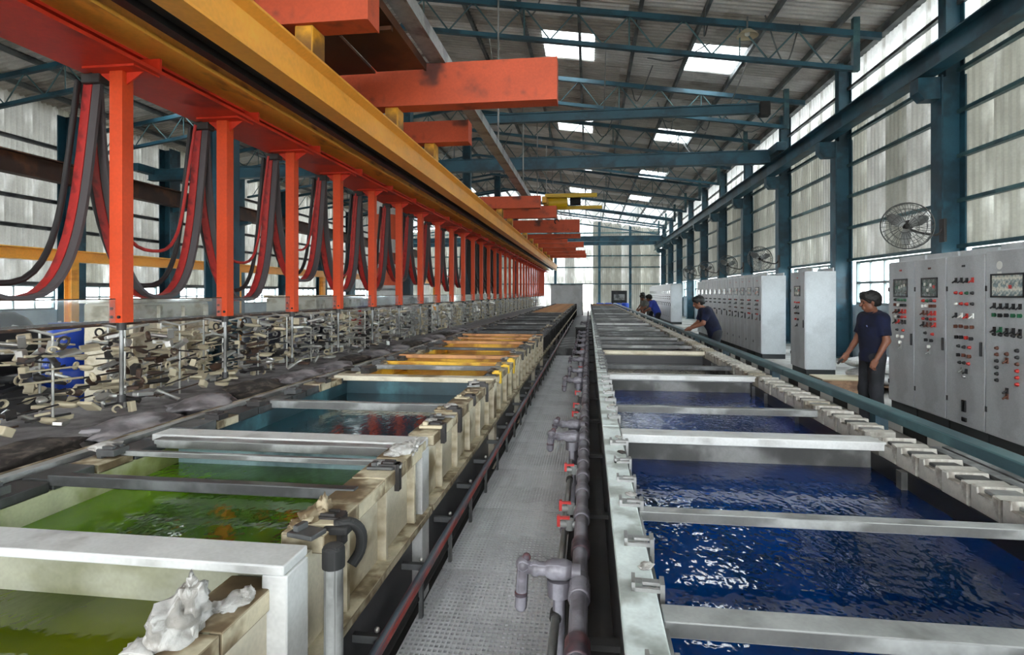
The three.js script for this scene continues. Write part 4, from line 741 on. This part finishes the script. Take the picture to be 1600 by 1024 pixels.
// p: joints in the person's own axes (facing +z, the person's left is +x)
function personGeo(p, cell) {
  const add = (a, b) => [a[0] + b[0], a[1] + b[1], a[2] + b[2]], H = p.head, tilt = p.nod ?? 0, cs = Math.cos(tilt), sn = Math.sin(tilt);
  const hp = (x, y, z) => rotY(add(H, [x, y * cs - z * sn, y * sn + z * cs]), H, p.turn ?? 0);      // head axes: +z the face
  const hc = (a, b, ra, rb) => cap(hp(...a), hp(...b), ra, rb);
  const headF = blend([hc([0, .035, -.025], [0, .03, .0], .088, .085), hc([0, -.03, .03], [0, -.07, .045], .062, .045), hc([-.03, -.055, .02], [.03, -.055, .02], .05, .05), hc([0, .02, .085], [0, -.022, .11], .011, .016), hc([-.04, .03, .075], [.04, .03, .075], .014, .014), hc([-.018, -.055, .084], [.018, -.055, .084], .012, .012), hc([-.016, -.068, .08], [.016, -.068, .08], .011, .011), hc([.082, .0, -.005], [.084, -.03, -.002], .014, .01), hc([-.082, .0, -.005], [-.084, -.03, -.002], .014, .01)], .02);
  const neckF = cap(p.neck, add(H, [0, -.06, -.02]), .058, .054), neckB = blend([headF, neckF], .03);
  const torso = (o) => blend([cap(p.pelvis, p.waist, .155 + o, .142 + o, .72), cap(p.waist, p.chest, .142 + o, .165 + o, .7), cap(p.chest, p.neck, .15 + o, .06 + o, .75), cap(p.lS, p.rS, .062 + o, .062 + o)], .09);
  const hands = ['l', 'r'].map((s) => {                          // palm and five fingers on the forearm's line
    const e = p[s + 'E'], w = p[s + 'W'], d = sub3(w, e), l = Math.hypot(...d), u = d.map((x) => x / l), k = p[s + 'Curl'] ?? [0, 0, 1];
    const side = [u[1] * k[2] - u[2] * k[1], u[2] * k[0] - u[0] * k[2], u[0] * k[1] - u[1] * k[0]], sl = Math.hypot(...side), v = side.map((x) => x / sl), n = [v[1] * u[2] - v[2] * u[1], v[2] * u[0] - v[0] * u[2], v[0] * u[1] - v[1] * u[0]];
    const P = (a, b, c) => [0, 1, 2].map((i) => w[i] + u[i] * a + v[i] * b + n[i] * c), out = [cap(P(0, 0, 0), P(.03, 0, 0), .026, .026), cap(P(.03, -.024, 0), P(.085, -.028, 0), .017, .014), cap(P(.03, .0, 0), P(.09, 0, 0), .019, .015), cap(P(.03, .022, 0), P(.08, .027, 0), .017, .013)];
    const fingers = [[-.03, .072, .9], [-.01, .082, 1], [.01, .077, .96], [.029, .06, .85]].map(([b, L, r], i) => { const c = p.curl ?? .5, a0 = P(.085, b, 0), a1 = P(.085 + L * .5 * Math.cos(c * .5), b * 1.08, -L * .5 * Math.sin(c * .5)), a2 = P(.085 + L * .5 * Math.cos(c * .5) + L * .5 * Math.cos(c * 1.6), b * 1.05, -L * .5 * Math.sin(c * .5) - L * .5 * Math.sin(c * 1.6)); return blend([cap(a0, a1, .0092 * r, .0086 * r), cap(a1, a2, .0086 * r, .0072 * r)], .004); });
    const th = blend([cap(P(.025, -.026, -.006), P(.06, -.046, -.02), .013, .0105), cap(P(.06, -.046, -.02), P(.088, -.045, -.034), .0105, .0085)], .006);
    return { f: blend([blend(out, .02), ...fingers, th], .006), fore: cap(e, w, .041, .027), c: P(.08, 0, -.01) };
  });
  const arms = ['l', 'r'].map((s) => blend([cap(p[s + 'S'], p[s + 'E'], .05, .042), cap(p[s + 'E'], p[s + 'W'], .043, .027)], .02));
  const leg = (s, o) => blend([cap(p[s + 'H'], p[s + 'K'], .084 + o, .058 + o), cap(p[s + 'K'], p[s + 'A'], .058 + o, .04 + o * 1.6)], .04);
  const foot = (s, o) => cap(add(p[s + 'A'], [0, -.045, -.03]), add(p[s + 'A'], [s === 'l' ? .02 : -.02, -.055, .15]), .04 + o, .034 + o);
  const body = blend([torso(-.012), neckF, ...arms, leg('l', -.008), leg('r', -.008), foot('l', -.006), foot('r', -.006)], .03);
  const xs = Object.values(p).filter(Array.isArray), lo = [0, 1, 2].map((i) => Math.min(...xs.map((q) => q[i])) - .24), hi = [0, 1, 2].map((i) => Math.max(...xs.map((q) => q[i])) + .24); lo[1] = -.03;
  const around = (c, r) => [c.map((q) => q - r), c.map((q) => q + r)];
  const fine = cell < .012 ? .0034 : .006;
  const bodyG = merge(mesher(body, lo, [hi[0], p.neck[1] + .1, hi[2]], cell), mesher(neckB, ...around(H, .16), fine * 1.3), ...hands.map((h) => mesher(h.f, ...around(h.c, .12), fine)));
  const up = sub3(p.chest, p.pelvis), ul = Math.hypot(...up), hemAt = (x, y, z) => ((x - p.pelvis[0]) * up[0] + (y - p.pelvis[1]) * up[1] + (z - p.pelvis[2]) * up[2]) / ul;
  const sleeve = ['l', 'r'].map((s) => { const a = p[s + 'S'], b = p[s + 'E'], e = [0, 1, 2].map((i) => a[i] + (b[i] - a[i]) * .78), c = cap(a, e, .068, .066), d = sub3(e, a), l = Math.hypot(...d); return (x, y, z) => Math.max(c(x, y, z), ((x - e[0]) * d[0] + (y - e[1]) * d[1] + (z - e[2]) * d[2]) / l); });
  const shirtB = blend([torso(.014), ...sleeve], .035), skirt = cap(add(p.pelvis, [0, -.12, 0]), p.waist, .17, .158, .76);
  const shirt = (x, y, z) => Math.max(Math.min(shirtB(x, y, z), skirt(x, y, z)), -.1 - hemAt(x, y, z), (y - p.neck[1] - .012) + (z - p.neck[2]) * .35);
  const shirtG = mesher(shirt, [lo[0], p.pelvis[1] - .2, lo[2]], [hi[0], p.neck[1] + .12, hi[2]], cell);
  const collarG = new THREE.TorusGeometry(.068, .014, 8, 22).rotateX(Math.PI / 2 + .25).translate(p.neck[0], p.neck[1] + .008, p.neck[2] + .004);
  const legs = blend([leg('l', .016), leg('r', .016), cap(add(p.pelvis, [-.05, -.02, 0]), add(p.pelvis, [.05, -.02, 0]), .125, .125, .82)], .04);
  const trouserG = mesher((x, y, z) => Math.max(legs(x, y, z), y - p.pelvis[1] - .06, p.lA[1] - .045 - y), [lo[0], -.02, lo[2]], [hi[0], p.pelvis[1] + .15, hi[2]], cell);
  const shoe = blend([foot('l', .014), cap(add(p.lA, [0, -.02, 0]), p.lA, .05, .046)], .02), shoe2 = blend([foot('r', .014), cap(add(p.rA, [0, -.02, 0]), p.rA, .05, .046)], .02);
  const cut = (f) => (x, y, z) => Math.max(f(x, y, z), .004 - y);
  const shoes = [[shoe, p.lA], [shoe2, p.rA]].map(([f, a]) => mesher(cut(f), [a[0] - .12, -.02, a[2] - .14], [a[0] + .12, .2, a[2] + .28], Math.max(.008, cell * .8)));
  const hc0 = hp(0, .05, -.03), faceC = hp(0, -.045, .105), nk = hp(0, -.11, -.05);
  const hairF = blend([hc([0, .05, -.032], [0, .05, .005], .1, .094), hc([0, -.0, -.05], [0, .03, -.05], .085, .09), hc([-.03, .105, .05], [.04, .1, .055], .034, .03)], .03);
  const hair = (x, y, z) => { const q = Math.hypot(x - faceC[0], y - faceC[1], z - faceC[2]), b = Math.hypot(x - nk[0], y - nk[1], z - nk[2]); return Math.max(hairF(x, y, z), .104 - q, .07 - b) + (n3(x * 70, y * 70, z * 70) - .5) * .008; };
  const hairG = mesher(hair, ...around(hc0, .17), fine * 1.5);
  const eyes = [-1, 1].map((s) => new THREE.SphereGeometry(.0125, 10, 8).translate(...hp(.032 * s, .008, .076)));
  return { bodyG, shirtG: merge(shirtG, collarG), trouserG, shoes, hairG, eyes, chest: p.chest, hp, p };
}
const skin = S({ map: stained(128, .3, [122, 78, 58], [102, 62, 46], .3, .06), roughness: .55 }), hairM = S({ color: 0x100d0c, roughness: .6 });
const navy = S({ map: stained(256, .4, [11, 19, 50], [7, 12, 34], .35, .1), roughness: .95 }), trouserM = S({ map: stained(256, .4, [36, 38, 44], [26, 28, 32], .35, .1), roughness: .85 }), greyShirt = S({ color: 0x6a6a66, roughness: .85 }), royal = S({ color: 0x2c3f9a, roughness: .8 });
function person(geo, label, [x, d], ry, shirt, trousers = trouserM) {
  const t = thing('person', label, 'person', [x, 0, d], 'workers along the tank rows'); t.rotation.y = ry;
  const b = part(t, 'body', geo.bodyG, skin); part(t, 'shirt', geo.shirtG, shirt); part(t, 'trousers', geo.trouserG, trousers); part(t, 'hair', geo.hairG, hairM);
  geo.shoes.forEach((g) => part(t, 'shoe', g, M.black)); geo.eyes.forEach((g) => part(t, 'eye', g, M.bezel));
  return t;
}
{
  const stand = personGeo({ pelvis: [0, .95, 0], waist: [0, 1.1, .0], chest: [0, 1.28, .0], neck: [0, 1.455, .0], head: [0, 1.585, .035], turn: -.2, nod: .18, lS: [.175, 1.385, -.01], rS: [-.175, 1.385, -.01], lE: [.235, 1.12, -.02], lW: [.215, .9, .09], rE: [-.225, 1.13, .04], rW: [-.19, .93, .2], lH: [.085, .9, 0], rH: [-.085, .9, 0], lK: [.1, .5, .02], rK: [-.1, .5, .03], lA: [.11, .1, -.02], rA: [-.11, .1, .02], lCurl: [-1, 0, 0], rCurl: [1, 0, 0], curl: .8 }, .0095);
  const m1 = person(stand, 'man in navy polo shirt standing beside the near grey cabinets, looking at the tanks', [3.5, 7.7], -1.42, navy);
  part(m1, 'chest_logo', new THREE.SphereGeometry(1, 10, 6).scale(.028, .016, .006).translate(.075, 1.29, .125), S({ color: 0x7c84b0, roughness: .7 }));
  part(m1, 'sleeve_mark', bx(.255, .262, 1.2, 1.21, -.02, .02), M.bWhite);
  const tool = part(m1, 'held_tool', rod(new THREE.Vector3(-.18, .86, .26), new THREE.Vector3(-.17, .8, .34), .014, 8), M.bezel);
  const lean = personGeo({ pelvis: [0, .93, -.1], waist: [0, 1.07, -.03], chest: [0, 1.24, .07], neck: [0, 1.39, .16], head: [0, 1.5, .235], turn: -.1, nod: .4, lS: [.175, 1.33, .12], rS: [-.175, 1.33, .12], lE: [.23, 1.1, .2], lW: [.13, 1.0, .4], rE: [-.22, 1.1, .18], rW: [-.13, .995, .36], lH: [.085, .89, -.1], rH: [-.085, .89, -.1], lK: [.1, .48, -.04], rK: [-.1, .48, -.02], lA: [.11, .1, -.12], rA: [-.11, .1, -.06], lCurl: [-1, .3, 0], rCurl: [1, .3, 0], curl: .8 }, .012);
  person(lean, 'man in navy shirt leaning over the teal guard rail with hands together', [2.42, 12.0], -1.5, navy);
  person(lean, 'distant worker in bright blue shirt bending over the guard rail', [2.5, 22.4], -1.7, royal);
  person(lean, 'distant worker in grey shirt just past the bright blue one', [2.45, 24.6], -1.3, greyShirt);
  person(stand, 'farthest worker in grey shirt standing by the guard rail', [2.7, 29.5], -1.3, greyShirt);
}
// ---------- behind the red posts: bench, sheeting, racks ----------
{
  let t = thing('bench_channel', 'long dark trough beyond the left tank edges under the plating racks', 'trough', [-3.2, 0, 0]);
  partW(t, 'side_wall', bx(-2.72, -2.66, 0, .74, .4, 42), M.soot);
  partW(t, 'top_plate', bx(-4.4, -2.72, .7, .74, .4, 42), M.sheeting);
  partW(t, 'back_wall', bx(-4.4, -4.34, 0, .7, .4, 42), M.soot);
  t = thing('bus_bar', 'long flat pale bus bar along the left tank edge', 'bar', [-2.64, .8, 0]);
  partW(t, 'bar', bx(-2.655, -2.6, .84, .872, .4, 30, .004), M.bar); for (let d = 1; d < 30; d += 1.1) partW(t, 'support', bx(-2.65, -2.61, .7, .84, d, d + .04), M.soot);
  t = thing('bus_bar', 'second pale bus bar lower on the trough farther from the tanks', 'bar', [-2.9, .76, 0]);
  partW(t, 'bar', bx(-2.92, -2.86, .775, .8, .4, 30, .004), M.creamDirty); for (let d = 1.3; d < 30; d += 1.1) partW(t, 'support', bx(-2.91, -2.87, .74, .775, d, d + .04), M.soot);
  for (let k = 0; k < 16; k++) {
    const o = new THREE.Mesh(metric(lump(.2, .95, .32, rr(1.7, 2.3), 3, .5, 5)), k % 3 === 1 ? M.crustDark : M.sheeting); o.name = numbered('sheeting_roll'); o.position.set(-3.12 + rr(-.04, .04), .79, -(2.0 + k * .78)); o.castShadow = o.receiveShadow = true;
    scene.add(tag(o, `crumpled grey sheeting on the trough under the posts, ${ord(k + 1)} from the near end`, 'sheeting', 'grey sheeting heaps on the trough'));
  }
  [[3.3, M.cream], [4.7, M.yellowWall], [5.8, M.cream]].forEach(([d, m], i) => { const o = new THREE.Mesh(metric(bx(-.06, .06, 0, .05, -.3, .3, .012)), m); o.name = numbered('plastic_strip'); at(o, -2.8, .745, d + 1.2); scene.add(tag(o, ['cream plastic strip lying on the trough by the teal tank', 'yellowish plastic strip lying on the trough between two cream ones', 'farther cream plastic strip on the trough'][i], 'strip')); });
}
// plating racks hanging on a bar behind the posts
{
  const t = thing('hanging_bar', 'long dark bar behind the splash panels from which the plating racks hang', 'bar', [-3.75, 1.44, 0]);
  partW(t, 'bar', bx(-3.77, -3.73, 1.44, 1.48, .8, 41), M.rackBrown);
  for (let d = 1.6; d < 41; d += 3.9) partW(t, 'stand', bx(-3.78, -3.72, .74, 1.42, d, d + .05), M.rackDark);
  const mats = [M.rackCream, M.rackBrown, M.rackSilver, M.rackDark, M.rackCream, M.rackSilver];
  const gs = [new THREE.TorusGeometry(.03, .008, 5, 12), bx(-.05, .05, -.015, .015, -.035, .035, .006), cyl(.02, .02, .1, 10).rotateX(1.3), new THREE.TorusGeometry(.025, .007, 5, 12, 4.5).rotateY(1), cyl(.035, .03, .03, 12), bx(-.02, .02, -.05, .03, -.02, .02, .006), lump(.04, 1, .6, 1.4, 1, .4)].map(metric);
  const full = (v) => {
    const o = thing('plating_rack', 'x', 'rack', [-3.75, 1.42, 1], 'plating racks hanging behind the posts');
    part(o, 'stem', merge(rod(V(0, 0, 0), V(0, -.6, 0), .009, 6), rod(V(0, 0, 0), V(.2, .04, 0), .01, 6), rod(V(0, 0, 0), V(-.2, .04, 0), .01, 6)), M.rackSilver);
    for (let k = 0; k < 7; k++) {
      const y = -.06 - k * .082, L = rr(.14, .3), a = rr(-.25, .25);
      part(o, 'cross_wire', rod(V(rr(-.06, .06), y + a * .1, -L), V(rr(-.06, .06), y - a * .1, L), rr(.006, .011), 5), v ? pick([M.rackSilver, M.rackCream, M.rackSilver]) : pick([M.rackCream, M.rackBrown, M.rackDark]));
      for (let q = 0; q < 4; q++) { const w = part(o, 'plated_piece', pick(gs), v ? pick([M.rackSilver, M.rackSilver, M.rackCream, M.rackDark]) : pick(mats)); w.position.set(rr(-.14, .14), y + rr(-.035, .02), rr(-L, L)); w.rotation.set(rr(-.5, .5), rr(0, 6), rr(-.3, .3)); w.scale.set(rr(.8, 1.4), rr(.6, 1.1), rr(.8, 2.2)); }
    }
    return o;
  };
  const protos = [full(0), full(0), full(0), full(1), full(1), full(1)];
  let k = 0;
  for (let d = 2.2; d < 11; d += .3) {
    const p = d < 6.4 ? k % 3 : 3 + k % 3, silver = p > 2, lab = `${silver ? 'silver' : 'dirty brown and cream'} plating rack behind the posts, ${ord(k + 1)} from the near end`, pr = protos[p];
    if (!pr.userData.placed) { pr.userData.placed = 1; pr.userData.label = lab; at(pr, k % 2 ? -3.96 : -3.54, 1.42, d, rr(-.15, .15)); } else copy(pr, lab, [k % 2 ? -3.96 : -3.54, 1.42, d], rr(-.15, .15) + (k % 4 > 1 ? Math.PI : 0));
    k++;
  }
  protos.forEach((p) => delete p.userData.placed);
  const flat = [0, 1, 2].map(() => { const g = []; for (let q = 0; q < 7; q++) { const y = -.06 - q * .085, L = rr(.12, .22); g.push(rod(V(0, y, -L), V(rr(-.05, .05), y, L), .009, 4)); for (let z = 0; z < 4; z++) g.push(pick(gs).clone().scale(1.2, 1, 1.4).translate(rr(-.12, .12), y + rr(-.03, .03), rr(-L, L))); } g.push(rod(V(0, .03, 0), V(0, -.62, 0), .012, 5), rod(V(0, .01, 0), V(.22, .04, 0), .01, 5), rod(V(0, .01, 0), V(-.22, .04, 0), .01, 5)); return metric(merge(g)); });
  for (let d = 11.1; d < 40; d += .42) { const o = new THREE.Mesh(flat[k % 3], k % 4 ? M.rackSilver : M.rackCream); o.name = numbered('plating_rack'); at(o, k % 2 ? -3.96 : -3.54, 1.42, d, rr(-.2, .2)); o.castShadow = o.receiveShadow = true; scene.add(tag(o, `small silver plating rack behind the posts, ${ord(k + 1)} from the near end`, 'rack', 'plating racks hanging behind the posts')); k++; }
}
// tanks, drums, heaps on the floor beyond
{
  const box = (label, x0, x1, h, d0, d1, m) => {
    const t = thing('storage_tank', label, 'tank', [(x0 + x1) / 2, 0, (d0 + d1) / 2], 'cream storage tanks beyond the racks');
    partW(t, 'shell', bx(x0, x1, 0, h, d0, d1, .03), m); partW(t, 'top_rim', merge(bx(x0 - .03, x1 + .03, h, h + .05, d0 - .03, d0 + .03), bx(x0 - .03, x1 + .03, h, h + .05, d1 - .03, d1 + .03), bx(x0 - .03, x0 + .03, h, h + .05, d0 + .03, d1 - .03), bx(x1 - .03, x1 + .03, h, h + .05, d0 + .03, d1 - .03)), m);
    for (let d = d0 + .3; d < d1; d += .45) partW(t, 'rib', bx(x1, x1 + .05, .05, h - .05, d - .02, d + .02), m);
    partW(t, 'outlet', cyl(.05, .05, .16, 12).rotateZ(Math.PI / 2).translate(x1 + .08, .35, -(d0 + d1) / 2), M.yellowPvc);
  };
  box('large cream plastic tank behind the first two red posts', -5.85, -5.5, 1.58, 6.0, 7.75, M.cream);
  box('cream plastic tank farther back past the freestanding teal column', -6.6, -5.5, 1.6, 11.1, 13.6, M.cream);
  box('pale tank standing by the white duct, third of the storage tanks', -6.4, -5.3, 1.5, 15.5, 18.5, M.white);
  const drum = (name, m, label, [x, y, d], r, h, group) => {
    const t = thing(name, label, 'drum', [x, y, d], group);
    part(t, 'barrel', lathe([[0, 0], [r * .92, 0], [r, .03], [r, h * .3], [r * 1.03, h * .33], [r, h * .36], [r, h * .64], [r * 1.03, h * .67], [r, h * .7], [r, h - .03], [r * .92, h], [0, h]], 22), m);
    part(t, 'bung', cyl(.035, .035, .03, 10).translate(r * .5, h + .012, 0), M.bWhite); part(t, 'bung', cyl(.025, .025, .03, 10).translate(-r * .5, h + .012, 0), M.bWhite);
  };
  const G = 'blue plastic drums beyond the racks';
  let n = 0;
  for (const [x, y, d] of [[-7.5, 0, 7.6], [-8.1, 0, 7.9], [-7.9, 0, 8.6], [-8.6, 0, 8.5], [-8.4, 0, 9.2], [-9.2, 0, 9.0], [-7.8, .6, 7.75], [-8.25, .6, 8.5], [-8.9, .6, 8.8], [-9.8, 0, 9.6], [-9.3, 0, 10.2]]) drum('blue_drum', M.blue, `blue plastic drum ${y ? 'on top of the stack' : 'on the floor'} beyond the racks, ${ord(++n)} from the cream tank`, [x, y, d], .26, .59, G);
  n = 0;
  for (const [x, y, d] of [[-5.6, .35, 9.3], [-5.2, .35, 9.9], [-4.9, .35, 10.5]]) drum('dark_drum', M.navyDrum, ['dark navy drum just past the freestanding teal column', 'dark navy drum in the middle of three', 'last of three dark navy drums before the second cream tank'][n++], [x, y, d], .3, .95, 'dark drums on a low stand');
  const st = thing('drum_stand', 'low dark stand under three dark navy drums', 'stand', [-5.2, 0, 9.9]); partW(st, 'frame', bx(-6.0, -4.55, .29, .35, 8.9, 10.9), M.soot); for (const [x, d] of [[-5.95, 8.95], [-4.6, 8.95], [-5.95, 10.85], [-4.6, 10.85]]) partW(st, 'leg', bx(x - .03, x + .03, 0, .29, d - .03, d + .03), M.soot);
  [[-6.25, 5.55, .46, 'black plastic bag nearest, low behind the racks', .36], [-7.3, 6.2, .5, 'black plastic bag, bulky lower one at the edge of the heap', .38], [-8.35, 7.1, .46, 'black plastic bag lying at the back of the heap near the blue drums', .36], [-6.75, 5.85, .46, 'black plastic bag on the top of the heap', 1.1]].forEach(([x, d, r, l, y]) => { const o = new THREE.Mesh(metric(lump(r, 1, .72, .95, 3, .35, 4)), M.blackBag); o.name = numbered('black_bag'); o.position.set(x, y, -d); o.castShadow = o.receiveShadow = true; scene.add(tag(o, l, 'bag', 'black bags beyond the racks')); });
  const w = thing('scrubber_duct', 'white vertical duct with flaking red-orange bands behind the posts', 'duct', [-5.3, 0, 14.6]);
  part(w, 'shell', lathe([[.27, 0], [.27, 4.2], [.3, 4.22], [.3, 4.3], [.18, 4.6], [.18, 6.6], [0, 6.6]], 24), M.white);
  const rb = [[1.9, 2.35], [2.45, 2.75], [3.1, 3.75]]; for (const [a, b] of rb) part(w, 'red_band', lathe([[.271, a], [.276, a + .01], [.276, b - .01], [.271, b]], 24), M.redArm);
  part(w, 'flange', new THREE.TorusGeometry(.29, .03, 6, 24).rotateX(Math.PI / 2).translate(0, 1.8, 0), M.bar);
  const f = thing('red_valve', 'small red valve with upright handle on the white tank wall beyond the racks', 'valve', [-5.1, 1.0, 12.4]);
  part(f, 'body', merge(cyl(.05, .05, .5, 12), cyl(.04, .04, .3, 12).rotateZ(Math.PI / 2).translate(-.12, .1, 0), new THREE.SphereGeometry(.07, 12, 8).translate(0, .25, 0)), M.redPlastic); part(f, 'wheel', new THREE.TorusGeometry(.09, .018, 6, 16).rotateX(Math.PI / 2).translate(0, .36, 0), M.redPlastic); part(f, 'stand_pipe', cyl(.04, .05, .75, 12).translate(0, -.62, 0), M.redPlastic);
}
// ---------- far end ----------
{
  let t = thing('end_screen', 'grey sheet-metal screen closing the far end of the orange track', 'screen', [-1.6, 0, 44.5]);
  partW(t, 'panel', bx(-2.9, -.5, 0, 2.3, 44.4, 44.5), M.cabSide); partW(t, 'frame', merge(bx(-2.95, -.45, 2.3, 2.36, 44.36, 44.54), bx(-.5, -.44, 0, 2.3, 44.36, 44.54)), M.greyWall);
  const G = 'blue barrels at the far end'; ['first', 'second', 'third', 'fourth'].forEach((o, i) => { const b = thing('blue_barrel', `small distant blue barrel by the far wall, ${o} from the bright doorway`, 'barrel', [.9 + i * .66, 0, 46.5 + (i % 2) * .4], G); part(b, 'barrel', lathe([[0, 0], [.27, 0], [.3, .05], [.3, .85], [.27, .9], [0, .9]], 16), M.blue); });
  t = thing('compressor', 'dark compressor box near the far wall behind the barrels', 'machine', [2.6, 0, 50]); partW(t, 'body', bx(1.9, 3.2, .1, 1.9, 49.4, 50.6, .05), M.soot); partW(t, 'skid', bx(1.8, 3.3, 0, .1, 49.3, 50.7), M.black); partW(t, 'grille', bx(2.1, 3.0, 1.1, 1.6, 49.36, 49.4), M.greyWall);
}
renderer.render(scene, camera);
